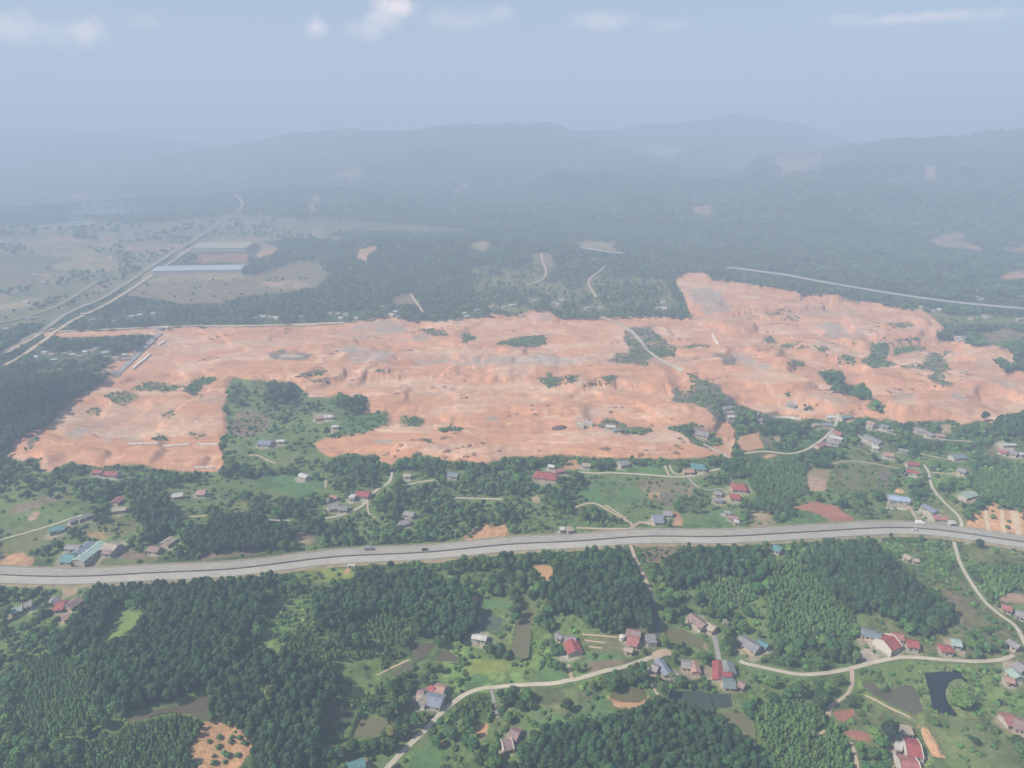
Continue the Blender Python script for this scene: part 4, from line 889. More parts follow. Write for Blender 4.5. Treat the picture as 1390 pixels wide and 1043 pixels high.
H(451,577,459,577,5,'white','white','tiny white house at the top of the curved track in the green pocket',detail=1)
H(408,642,417,646,6,'white','white','white roofed house left of the green rice field corner',detail=1)
H(484,667,501,668,10,'red','white','bright red roofed house inside the curve of the pale village lane')
H(475,673,482,674,6,'white','white','white flat roofed block on the left of the lane side red house','annex',flat=True,detail=1,wh=4)
H(446,686,458,684,9,'lav','white','left lavender grey house of the pair below the red lane side house')
H(460,687,471,687,8,'grey','white','right grey house of the pair below the red lane side house')
H(448,673,457,673,6,'pink','tan','rose tan roofed house behind the lavender pair',detail=1)
H(550,694,562,697,7,'lav','white','lavender tan roofed house in the grove above the expressway, back one of two')
H(544,708,554,706,7,'lav','white','front house of two in the grove above the expressway, with a rooftop tank',tank=True)
H(549,643,558,644,6,'tan','tan','small tan roofed house at the top of the tree belt below the earthworks',detail=1)
H(609,641,622,643,9,'slate','white','slate grey house among trees just below the earthworks at centre',detail=1)
H(729,641,754,644,14,'red','white','large crimson hipped roof complex among trees at centre',hip=.5,pitch=.36)
H(753,638,765,636,6,'redfade','white','low red wing behind the large crimson complex at centre','annex',detail=1)
H(745,631,752,632,5,'white','white','tiny white hut up behind the large crimson complex','shed',detail=1)
H(791,629,801,630,6,'tan','white','cream tan roofed house right of the round patch of orange soil',detail=1)
H(840,627,851,625,10,'grey','white','pale grey roofed house between tree clumps north of the white lane')
H(942,630,956,631,12,'teal','white','bright teal hipped roof house at the right end of the white lane',hip=.55)
H(928,637,941,637,7,'pink','tan','pink tan roofed house left of the bright teal one')
H(997,657,1011,658,13,'red','white','crimson hipped villa beside the tan soil strip at right of centre',hip=.5)
H(991,671,1004,672,9,'red','white','crimson roofed house just below the hipped villa')
H(970,667,979,668,6,'lav','tan','upper lavender grey hut on the bend of the grey lane','shed',detail=1)
H(969,676,980,677,6,'grey','white','lower grey house on the bend of the grey lane',detail=1)
H(887,701,899,701,13,'bluegrey','white','wide blue grey house beside the expressway at the end of the tan lane')
H(901,694,912,695,8,'lav','grey','lavender roofed house behind the wide blue grey one')
H(985,693,992,695,5,'grey','white','little grey house behind the rose roof near the expressway',detail=1)
H(989,700,1002,702,6,'redgrey','white','rose brown roofed house near the expressway beside the rice field',detail=1)
H(996,708,1003,709,4,'white','white','small white kiosk on the verge of the expressway','kiosk',flat=True,detail=1)
H(943,584,962,587,12,'lav','tan','wide grey roofed house standing alone at the edge of the red earth',detail=1)
H(823,577,835,578,6,'white','tan','whitish roofed house in the tree clump in the middle of the red earth',detail=1)
H(832,582,842,582,5,'grey','grey','grey hut just below the whitish house in the red earth','shed',detail=1)
H(1069,547,1080,549,7,'lav','white','pale house with trees standing on the eastern red earth',detail=1)
H(982,552,992,551,7,'grey','tan','upper grey house of the hamlet in the dark strip through the red earth',detail=1)
H(988,564,996,564,6,'white','white','white hut of the hamlet in the dark strip through the red earth','shed',detail=1)
H(1028,566,1036,568,6,'lav','white','lavender house on the upper track right of the round white tank',detail=1)
H(1132,584,1143,588,7,'redfade','white','top red roof of the terraced row beside the white lane',detail=1)
H(1127,591,1143,594,6,'white','white','white roofed house second from the top of the terraced row',detail=1)
H(1123,597,1139,600,7,'lav','white','lavender grey roofed house third from the top of the terraced row',detail=1)
H(1109,604,1119,601,6,'redfade','tan','small red brown roof at the bottom of the terraced row',detail=1)
H(1123,562,1136,563,7,'white','white','white roofed house under the red earth at the head of the white lane',detail=1)
H(1142,564,1157,563,7,'slate','white','slate grey long roof right of the head of the white lane',detail=1)
H(1116,574,1130,575,6,'bluegrey','white','blue grey house in the shade left of the white lane',detail=1)
H(1104,575,1112,575,5,'tan','tan','tan hut in a clearing left of the blue grey house','shed',detail=1)
H(1179,571,1188,574,8,'pink','white','tall pinkish white house at the start of the straight white track',detail=1,wh=5.5)
H(1197,576,1206,578,7,'bluegrey','grey','dim blue grey roof under trees above the straight white track',detail=1)
H(1175,590,1197,599,10,'grey','white','long grey roofed house below the straight white track',detail=1)
H(1185,605,1193,607,5,'white','white','small white house at the foot of the long grey roof',detail=1)
H(1200,614,1213,616,8,'pink','white','pinkish roofed house with a bright gable, lower right of the long grey roof',detail=1)
H(1221,609,1232,611,5,'lav','grey','faint lavender roofs in the trees right of the pinkish house',detail=1)
H(1231,627,1247,628,7,'red','white','back red roof of the pair beside the curving white lane at right')
H(1231,637,1247,640,5,'red','white','front red roof of the pair, with a long white wall facing the camera',wh=3.8)
H(1207,673,1234,676,9,'paleblue','white','sky blue roofed hall at the head of a tan drive off the expressway','hall',pitch=.3,wh=4.2)
H(1255,684,1271,693,7,'bluegrey','white','blue grey roofed house between the sky blue hall and the white lane')
H(1268,700,1286,702,6,'redfade','white','long rose red roof close to the expressway at right')
H(1288,707,1295,707,5,'white','white','white hut between the rose red roof and the white lane','shed',detail=1)
H(1308,671,1322,667,8,'mint','white','mint grey roofed house in dense trees right of the white lane')
H(1242,580,1257,584,8,'lav','grey','left grey lavender roof of the hamlet under the eastern red earth',detail=1)
H(1259,586,1268,590,7,'grey','white','right pale grey roof of the hamlet under the eastern red earth',detail=1)
H(1269,589,1282,590,6,'pink','tan','pink tan roof next to the tan yard under the eastern red earth',detail=1)
H(1292,618,1308,617,9,'slate','white','blue slate roof among trees in the right middle',detail=1)
H(1302,635,1312,638,8,'lav','white','dark lavender roof with a white end in the right middle',detail=1)
H(1357,609,1368,612,8,'redfade','white','red roof of the cluster at the right edge in the middle distance',detail=1)
H(1369,610,1382,614,8,'lav','white','lavender grey roof of the cluster at the right edge in the middle distance',detail=1)
H(1361,602,1378,602,4,'white','white','long thin white roof behind the cluster at the right edge',detail=1)
H(1383,614,1394,615,6,'white','white','white roof at the right edge beyond the lavender grey one',detail=1)
# works huts and far warehouses
H(784,574,793,576,3,'white','white','left one of the two white site huts on the red earth','site_hut',flat=True,wh=2.8,detail=0)
H(795,572,805,574,3,'white','white','right one of the two white site huts on the red earth','site_hut',flat=True,wh=2.8,detail=0)
H(212,362.5,331,360.5,58,'blue','white','very long blue roofed warehouse beyond the brown field','warehouse',wh=9,pitch=.12,detail=0)
H(270,330.5,342,330.5,95,'tan','white','second warehouse with a pale tan roof behind the blue one','warehouse',wh=9,pitch=.1,detail=0)
# booths by the expressway
H(760,718,766,718,4.5,'white','white','small whitish booth at the far edge of the expressway','booth',flat=True,wh=3.4,detail=1)
H(769,719,777,718,6,'tan','white','larger pale booth right of the small one at the far edge of the expressway','booth',flat=True,wh=3.4,detail=1)
# hazy hamlets: houses that nothing tells apart share a label
def hamlet(pts, roofs, label, group, size=(5, 9)):
    r = random.Random(len(pts) * 7 + int(pts[0][0]))
    for k, (px, py) in enumerate(pts):
        D = (CAM_H / math.tan(PITCH + math.atan((py - CY) / FP))); hw = r.uniform(*size) / 2 / D * FP * .95
        s = r.uniform(-.15, .15); H(px - hw, py - hw * s, px + hw, py + hw * s, r.uniform(4, 7), roofs[k % len(roofs)], 'white', label, detail=0, group=group)
hamlet([(61,477),(70,480),(88,479),(98,480),(116,476),(126,475),(130,472),(143,477),(73,487),(158,484),(171,485),(168,480),(50,483),(108,482)], ['white','pink','lav','white'], 'tiny pale house in the hamlet at the left edge of the red earth', 'hamlet houses left of the red earth')
hamlet([(357,428),(366,429),(375,430),(347,430),(407,429),(448,424),(458,425),(470,425),(463,430),(484,430),(532,425),(540,428),(537,422),(520,415)], ['white','tan','white','lav'], 'tiny pale house in the row of trees behind the back road of the earthworks', 'hamlet houses behind the back road')
hamlet([(630,424),(633,428),(647,420),(667,415),(684,416),(695,413),(725,407),(752,410),(757,412),(762,406),(797,417),(815,417),(900,409),(902,417),(893,417)], ['white','white','paleblue','tan'], 'tiny white house in the dark tree belt beyond the middle of the earthworks', 'hamlet houses beyond the earthworks')
hamlet([(1250,415),(1275,419),(1268,420),(1325,402),(1332,405),(1336,428),(1341,430),(1318,431),(1300,456),(1304,459),(1308,456),(1384,432)], ['white','white','lav','tan'], 'tiny white house near the far expressway at right', 'hamlet houses by the far expressway')
hamlet([(48,373),(56,376),(62,379),(60,382),(35,409),(45,430),(38,431),(8,445),(113,425),(125,433),(155,435),(178,428),(190,426),(208,424),(216,444),(225,443),(150,348),(128,366)], ['white','tan','lav','white'], 'tiny pale house in the hazy farmland at upper left', 'houses in the hazy farmland', (7, 11))

# ------------------------------------------------------------------ other things
def place(px, py, dz=0):
    x, y, z = at(px, py, dz); return float(x[0]), float(y[0]), float(z[0])
def wall_thing(x1, y1, x2, y2, h, t, label):
    a = place(x1, y1); b = place(x2, y2); c = [(p + q) / 2 for p, q in zip(a, b)]; L = math.hypot(b[0] - a[0], b[1] - a[1]); n = max(2, int(L / 12)); m = MB()
    ang = math.atan2(b[1] - a[1], b[0] - a[0]); ca, sa = math.cos(ang), math.sin(ang)
    for k in range(n):
        u0, u1 = -L / 2 + L * k / n, -L / 2 + L * (k + 1) / n - .12; um = (u0 + u1) / 2
        z = float(hh(c[0] + um * ca, c[1] + um * sa)) - c[2]; m.box(u0, u1, -t / 2, t / 2, z - 1, z + h); m.box(u0 - .25, u0 + .25, -t / 2 - .3, t / 2 + .3, z - 1, z + h + .3)
    tag(obj('concrete_wall', m.mesh('concrete_wall', 'white_concrete'), None, c, ang), label, 'wall')
wall_thing(174,605.5,257,605,1.8,1.6,'long white concrete wall across the western red earth')
wall_thing(269,605,297,604.5,1.8,1.6,'short white concrete wall continuing the long one at its right end')
wall_thing(263,636,290,636,1.8,1.6,'white concrete wall at the bottom edge of the western red earth')
wall_thing(180,502,204,482,2.0,2.4,'white concrete wall running diagonally beside the grey haul road')
wall_thing(215,470,223,464,2.0,2.4,'short white concrete wall further up beside the grey haul road')
wall_thing(967,455,975,468,2.0,2.4,'dark edged concrete wall slanting across the eastern red earth')
wall_thing(1204,691.5,1232,692,1.6,.35,'low white garden wall in front of the sky blue hall')
def heap(px, py, rx, ry, h, mat, label, rz=0, seed=1):
    x, y, z = place(px, py); n = 22; V = []; F = []
    for j in range(n + 1):
        for i in range(n + 1):
            u = i / n * 2 - 1; v = j / n * 2 - 1; r = math.hypot(u, v)
            k = max(0, 1 - r ** 2.2); nz = float(fbm(np.array(u * 3.1 + seed), np.array(v * 3.1), 3, seed)) 
            V.append((u * rx, v * ry, h * k * (.55 + .9 * nz) - .35))
    for j in range(n):
        for i in range(n): a = j * (n + 1) + i; F.append((a, a + 1, a + n + 2, a + n + 1))
    o = obj('earth_heap', mesh('earth_heap', V, F, mat, True), None, (x, y, z), rz); tag(o, label, 'earth heap')
    a = np.linspace(0, 6.28, 20); ko_points(x + rx * .8 * np.cos(a), y + ry * .8 * np.sin(a), np.full(20, z), 2); return o
heap(1264,1006,3.2,10,1.8,'spoil','long orange heap of earth right of the upper crimson house at the bottom',R(-8),3)
heap(761,581,9,4,3,'spoil_dark','low dark heap of soil on the red earth left of the white site huts',0,5)
heap(1222,667,5,4,2.2,'spoil','tan heap of earth behind the sky blue hall',0,8)
# round white tank, water tank
x, y, z = place(1025, 566); t = empty('storage_tank', (x, y, z)); tag(t, 'round white storage tank on the track in the dark strip through the red earth', 'tank')
obj('tank_body', MB().cyl(0, 0, -1, 4.2, 3.4, 3.4, 28).mesh('tank_body', 'white_concrete'), t); obj('tank_roof', MB().cyl(0, 0, 4.203, 5.1, 3.6, .3, 28).mesh('tank_roof', 'white_concrete'), t)
x, y, z = place(844, 869); t = empty('water_tank', (x, y, z)); tag(t, 'round white water tank left of the salmon red house', 'tank')
obj('tank_body', MB().cyl(0, 0, -.5, 3.0, 1.6, 1.6, 24).mesh('tank_body', 'parapet'), t); obj('tank_lid', MB().cyl(0, 0, 3.003, 3.6, 1.7, .3, 24).mesh('tank_lid', 'parapet'), t)
# roadside panel and poles
x, y, z = place(1194, 738); t = empty('roadside_sign', (x, y, z)); tag(t, 'white blank upright roadside panel on the near verge of the expressway', 'sign')
obj('panel', MB().box(-.9, .9, -.06, .06, .8, 5.2).mesh('panel', 'parapet'), t); obj('post', MB().cyl(0, .1, -.5, 5, .1, .1, 8).mesh('post', 'galvanised'), t)
for px, py, lb in ((618,733,'thin grey pole beside the expressway above the tan soil patch'), (417,752,'thin grey pole on the far verge of the expressway left of centre')):
    x, y, z = place(px, py); t = empty('utility_pole', (x, y, z)); tag(t, lb, 'pole')
    obj('pole', MB().cyl(0, 0, -.5, 8.5, .2, .13, 10).mesh('pole', 'concrete'), t); obj('crossarm', MB().box(-.9, .9, -.08, .08, 8.0, 8.18).mesh('crossarm', 'concrete'), t)
x, y, z = place(477, 769); t = tag(obj('culvert_headwall', MB().box(-2.5, 2.5, -.4, .4, -1, 1.7).box(-2.5, -1.9, -2, -.403, -1, 1.4).box(1.9, 2.5, -2, -.403, -1, 1.4).mesh('culvert_headwall', 'white_concrete'), None, (x, y, z), .1), 'short white concrete headwall on the near verge of the expressway beside orange soil', 'wall')
# vehicles
def exp_point(px, off):
    q, _, _ = project(RL[:, 0] + N_[:, 0] * off, RL[:, 1] + N_[:, 1] * off, RZ); i = int(np.argmin(np.abs(q - px)))
    return (RL[i, 0] + N_[i, 0] * off, RL[i, 1] + N_[i, 1] * off, RZ[i] + .06), math.atan2(T_[i, 1], T_[i, 0])
wheel_me = MB(); a_ = [2 * math.pi * k / 14 for k in range(14)]
wheel_me.add([(.34 * math.cos(t), -.11, .34 * math.sin(t)) for t in a_] + [(.34 * math.cos(t), .11, .34 * math.sin(t)) for t in a_], [(k, (k + 1) % 14, 14 + (k + 1) % 14, 14 + k) for k in range(14)] + [tuple(range(14)), tuple(range(14, 28))[::-1]])
wheel_me = wheel_me.mesh('wheel', 'tyre')
def prof(pts, hw, inset=None):
    """side outline extruded across the car; upper points drawn in"""
    b = MB(); n = len(pts); v = []
    for s in (-1, 1):
        for x, z, k in pts: v.append((x, s * hw * k, z))
    return b.add(v, [(i, (i + 1) % n, n + (i + 1) % n, n + i) for i in range(n)] + [tuple(range(n))[::-1], tuple(range(n, 2 * n))])
def vehicle(px, off, paint, label, kind='car', rev=False):
    loc, ang = exp_point(px, off); r = empty('car' if kind == 'car' else 'truck', loc, ang + (math.pi if rev else 0)); tag(r, label, kind)
    if kind == 'car':
        obj('body', prof([(-2.2,.32,.95),(2.2,.32,.95),(2.28,.7,.98),(1.25,.95,1),(-1.9,1.0,1),(-2.25,.8,.97)], .9).mesh('body', paint), r)
        obj('cabin', prof([(1.2,.953,.93),(.55,1.48,.78),(-1.1,1.5,.78),(-1.85,1.003,.93)], .9).mesh('cabin', 'window_glass'), r)
        obj('roof', prof([(.55,1.485,.79),(.5,1.55,.74),(-1.05,1.56,.74),(-1.12,1.505,.79)], .9).mesh('roof', paint), r); wx_ = (1.4, -1.4)
    else:
        obj('cab', prof([(1.7,.5,1),(3.3,.5,1),(3.35,1.3,1),(3.05,2.3,.92),(1.7,2.35,.92)], 1.1).mesh('cab', paint), r)
        obj('cargo_box', MB().box(-3.3, 1.55, -1.15, 1.15, .75, 2.9).mesh('cargo_box', 'car_white' if paint == 'car_white' else 'car_grey'), r)
        obj('chassis', MB().box(-3.2, 3.0, -.45, .45, .42, .73).mesh('chassis', 'tyre'), r)
        obj('windscreen', MB().add([(3.36,-.9,1.35),(3.36,.9,1.35),(3.1,.85,2.2),(3.1,-.85,2.2)], [(0,1,2,3)]).mesh('windscreen', 'window_glass'), r); wx_ = (2.4, -2.2)
    for wx1 in wx_:
        for s in (-1, 1): obj('wheel', wheel_me, r, (wx1, s * .82, .34))
vehicle(576, 3.0, 'car_dark', 'dark car on the far carriageway of the expressway, left of centre')
vehicle(499, 6.6, 'car_grey', 'small grey truck on the far carriageway left of the dark car', 'truck')
vehicle(1250, 6.6, 'car_white', 'white truck on the far carriageway by the tan drive at right', 'truck')
vehicle(1325, 3.0, 'car_white', 'white car on the far carriageway near the right edge')
vehicle(1240, -3.0, 'car_white', 'white car on the near carriageway below the tan drive', rev=True)

# ------------------------------------------------------------------ ground meshes: one sheet cut into ground, earthworks, fields
wx = (fbm(GX / 9, GY / 9, 2, 71) - .5); wy = (fbm(GX / 9 + 50, GY / 9, 2, 72) - .5)
amp = np.clip(900 / np.maximum(GDEP, 300), .5, 2.2)
inner = (blur(SITEM.astype(np.float32), 8) > .97)[np.clip(GPY, 0, IH - 1).astype(int), np.clip(GPX, 0, IW - 1).astype(int)]
w2x = fbm(GX / 28, GY / 28, 3, 73) - .5; w2y = fbm(GX / 28 + 50, GY / 28, 3, 74) - .5
farw = sst(1300, 2000, GD); w3x = fbm(GX / 130, GY / 130, 3, 75) - .5; w3y = fbm(GX / 130 + 50, GY / 130, 3, 76) - .5
SX = np.clip(GPX + wx * 5 * amp + w3x * 34 * farw + w2x * 26 * inner, 0, IW - 1).astype(int); SY = np.clip(GPY + wy * 2.6 * amp + w3y * 12 * farw + w2y * 9 * inner, 0, IH - 1).astype(int)
covb = blur(cov, 1)
GC = covb[SY, SX].astype(np.float64)
GF = fid[SY, SX]
# soil tones of the earthworks, patchwork of the far plain, clearings on the far hills
issite = np.array([z[0] == 'site' for z in ZONES] + [False]); s_ = issite[GF]
redz = np.array([z[0] == 'site' and z[1] == 'red' for z in ZONES] + [False])[GF]
t1 = fbm(GX / 60, GY / 30, 4, 81); t2 = fbm(GX / 25, GY / 14, 4, 82); t3 = fbm(GX / 110, GY / 45, 3, 83)
def lerp(a, b, w): return a * (1 - w[..., None]) + np.array(b) * w[..., None]
G1 = lerp(GC, (.59,.395,.27), sst(.5, .68, t1) * .75); G1 = lerp(G1, (.49,.225,.125), sst(.54, .72, t2) * .5); G1 = lerp(G1, (.46,.36,.28), sst(.57, .70, t3) * .35)
veg = np.array([z[1] in ('dkgrass', 'purple') for z in ZONES] + [False])[GF]
mixn = np.where(veg, .8, .5) + np.where(veg, .2, .5) * sst(.36, .56, fbm(GX / 12, GY / 7, 3, 88))
G2 = lerp(np.broadcast_to(np.array(K['red']), GC.shape).copy(), (.59,.395,.27), sst(.5, .68, t1) * .75)
GC = np.where(redz[..., None], G1, np.where(s_[..., None], GC * mixn[..., None] + G2 * (1 - mixn[..., None]), GC))
gyy = np.gradient(HG, axis=0) / np.gradient(GD, axis=0); gxx = np.gradient(HG, axis=1) / (GD * (PHI[1] - PHI[0])); slope = np.hypot(gxx, gyy)
cut = sst(.22, .5, slope) * s_; GC = lerp(GC, (.53, .26, .15), cut * .75)
lines = vnoise(HG * 1.7 + fbm(GX / 40, GY / 40, 2, 89) * 2, GX * 0.002, 93); GC = np.where(s_[..., None], GC * (.9 + .2 * lines[..., None]), GC)
trk = np.abs(fbm(GX / 85, GY / 38, 3, 94) - .5); trk2 = np.abs(fbm(GX / 60 + 7, GY / 45, 3, 95) - .5)
GC = lerp(GC, (.70, .46, .31), np.where(redz, (1 - sst(.004, .014, trk)) * .7, 0)); GC = lerp(GC, (.42, .25, .16), np.where(redz, (1 - sst(.003, .010, trk2)) * .6, 0))
hs1 = fbm(GX / 5, GY / 5, 2, 84); GC = np.where(s_[..., None], GC * (.9 + .22 * hs1[..., None]), GC)
gnd = (GF < 0); fld = np.array([z[0] == 'field' and z[3] < .3 for z in ZONES] + [False])[GF]
p1_ = fbm(GX / 30, GY / 30, 3, 85); gm = np.where(gnd, sst(.55, .75, p1_) * .6, np.where(fld, sst(.5, .7, p1_) * .45, 0)); GC = lerp(GC, (.15,.15,.07), gm)
p2_ = fbm(GX / 14, GY / 14, 3, 96); GC = lerp(GC, (.06,.085,.03), np.where(gnd | fld, sst(.56, .72, p2_) * .55, 0))
for fx, fy, fr in FOOT:
    r_ = math.hypot(fx, fy)
    if r_ > 850: continue
    j0, j1 = np.searchsorted(Ds, [r_ - 25, r_ + 25]); ph = math.atan2(fx, fy); i0, i1 = np.searchsorted(PHI, [ph - 25 / r_, ph + 25 / r_]); sl = (slice(j0, j1), slice(i0, i1))
    dd = np.hypot(GX[sl] - fx, GY[sl] - fy) + (p2_[sl] - .5) * 9; wv = (1 - sst(fr * .75, fr * 1.25 + 1, dd)) * .8
    GC[sl] = lerp(GC[sl], (.33, .265, .19) if fr * 7 % 1 > .4 else (.38, .34, .29), wv)
ff_ = np.array([z[2] == 'F' and z[3] > .5 for z in ZONES] + [True])[zid[SY, SX]]; far = sst(1300, 1700, GD); GC = lerp(GC, (.034,.06,.024), np.where(gnd & ff_, sst(1000, 1300, GD) * .75, 0)); GC = lerp(GC, (.028,.045,.022), np.where(gnd, sst(2600, 3300, GD) * .8, 0))
cell = vnoise(GX / 90, GY / 60, 86); cell2 = vnoise(GX / 140 + 9, GY / 100, 87)
isf_ = np.array([z[0] == 'field' for z in ZONES] + [False])[GF]; GC = lerp(GC, (.05,.075,.035), np.where(isf_, sst(1500, 2300, GD) * (.12 + .3 * sst(.4, .6, fbm(GX / 35, GY / 35, 3, 98))), 0)); gnd = gnd & ~ff_ | (gnd & (GPX < 480) & (t1 > .52)); fm_ = np.where(gnd, far * sst(.62, .70, cell) * np.clip(1.1 - GPX / 700, .12, .8), 0); GC = lerp(GC, (.20,.20,.10), fm_)
fm_ = np.where(gnd, far * sst(.70, .76, cell2) * .5, 0); GC = lerp(GC, (.30,.21,.14), fm_)
Vall = np.stack([GX.ravel(), GY.ravel(), HG.ravel()], 1); Call = GC.reshape(-1, 3)
idx = np.arange(ND * NPHI).reshape(ND, NPHI)
Fall = np.stack([idx[:-1, :-1], idx[:-1, 1:], idx[1:, 1:], idx[1:, :-1]], -1).reshape(-1, 4)[:, ::-1]
FF = GF[:-1, :-1].ravel().copy(); FF[issite[FF]] = 999
def sub_mesh(name, sel, mat):
    F = Fall[sel]; u, inv = np.unique(F.ravel(), return_inverse=True)
    return big_mesh(name, Vall[u], inv.reshape(-1, 4), mat, Call[u])
keep = (FF < 0)
struct(obj('ground', sub_mesh('ground', keep, 'terrain')))
struct(obj('earthworks_ground', sub_mesh('earthworks_ground', FF == 999, 'red_earth')), 'bare levelled red earth of the large building site')
for i, z in enumerate(ZONES):
    if z[0] in ('field', 'bare', 'lake'):
        sel = FF == i
        if sel.sum() < 2: continue
        nm = {'field': 'field', 'bare': 'bare_ground', 'lake': 'lake'}[z[0]]
        struct(obj(nm, sub_mesh(nm, sel, 'water_green' if z[0] == 'lake' else 'crop_rows' if z[0] == 'field' and z[1] in ('olive', 'rice', 'yellow', 'bright', 'pinkfield', 'purple') and np.mean([p[1] for p in z[4]]) > 560 else ('red_earth' if z[0] == 'bare' else 'crop'))))


# ------------------------------------------------------------------ tree shapes
import bmesh
from mathutils import Vector, Matrix
def lobe(bm, c, r, sq, seed, sub=2):
    ret = bmesh.ops.create_icosphere(bm, subdivisions=sub, radius=1.0)
    rr = random.Random(seed); ph = [rr.uniform(0, 6.28) for _ in range(6)]
    for v in ret['verts']:
        p = v.co.copy()
        k = 1 + .17 * math.sin(p.x * 4.3 + ph[0]) * math.sin(p.y * 4.1 + ph[1]) + .13 * math.sin(p.z * 6.2 + ph[2] + p.x * 3) + .1 * math.sin(p.x * 9 + ph[3]) * math.sin(p.y * 8 + ph[4]) + rr.uniform(-.06, .06)
        v.co = Vector((c[0] + p.x * r * k, c[1] + p.y * r * k, c[2] + p.z * r * sq * k))
def sprays(bm, c, r, sq, n, size, seed):
    rr = random.Random(seed)
    for _ in range(n):
        z = rr.uniform(-.45, 1); t = rr.uniform(0, 6.283); q = math.sqrt(max(0, 1 - z * z))
        d = Vector((q * math.cos(t), q * math.sin(t), z)); p = Vector((c[0] + d.x * r * rr.uniform(.88, 1.24), c[1] + d.y * r * rr.uniform(.88, 1.24), c[2] + d.z * r * sq * rr.uniform(.88, 1.24)))
        nrm = (d + Vector((rr.uniform(-.8, .8), rr.uniform(-.8, .8), rr.uniform(-.3, .9)))).normalized()
        a = nrm.orthogonal().normalized(); a.rotate(Matrix.Rotation(rr.uniform(0, 6.28), 3, nrm)); b = nrm.cross(a)
        s = size * rr.uniform(.6, 1.3)
        vs = [bm.verts.new(p + a * s * .55), bm.verts.new(p + b * s * .4 + nrm * s * .12), bm.verts.new(p - a * s * .55), bm.verts.new(p - b * s * .4 + nrm * s * .1)]
        bm.faces.new(vs)
def crown_mesh(name, lobes, nspray, size, mat, seed):
    bm = bmesh.new()
    for k, (c, r, sq) in enumerate(lobes):
        lobe(bm, c, r * .86, sq, seed * 31 + k); sprays(bm, c, r, sq, int(nspray * r * r), size, seed * 77 + k)
    me = bpy.data.meshes.new(name); bm.to_mesh(me); bm.free(); me.materials.append(MATS[mat]); return me
def trunk_mesh(h, r, limbs, seed):
    b = MB(); rr = random.Random(seed); b.cyl(0, 0, -.8, h * .55, r * 1.2, r * .75, 8); b.cyl(0, 0, h * .55 + .002, h, r * .74, r * .3, 8)
    for k in range(limbs):
        t = k * 2.4 + rr.uniform(0, 1); z0 = h * rr.uniform(.45, .7); l = h * .3; n = 5
        d = Vector((math.cos(t), math.sin(t), 1.0)).normalized(); a = d.orthogonal().normalized(); c = d.cross(a)
        v = []
        for e, rad in ((0, r * .45), (l, r * .15)):
            for q in range(n): ang = 6.283 * q / n; v.append(Vector((0, 0, z0)) + d * e + (a * math.cos(ang) + c * math.sin(ang)) * rad)
        b.add(v, [(q, (q + 1) % n, n + (q + 1) % n, n + q) for q in range(n)])
    return b.mesh('trunk', 'bark', True)
PROTO = []   # (crown mesh, trunk mesh, radius, height)
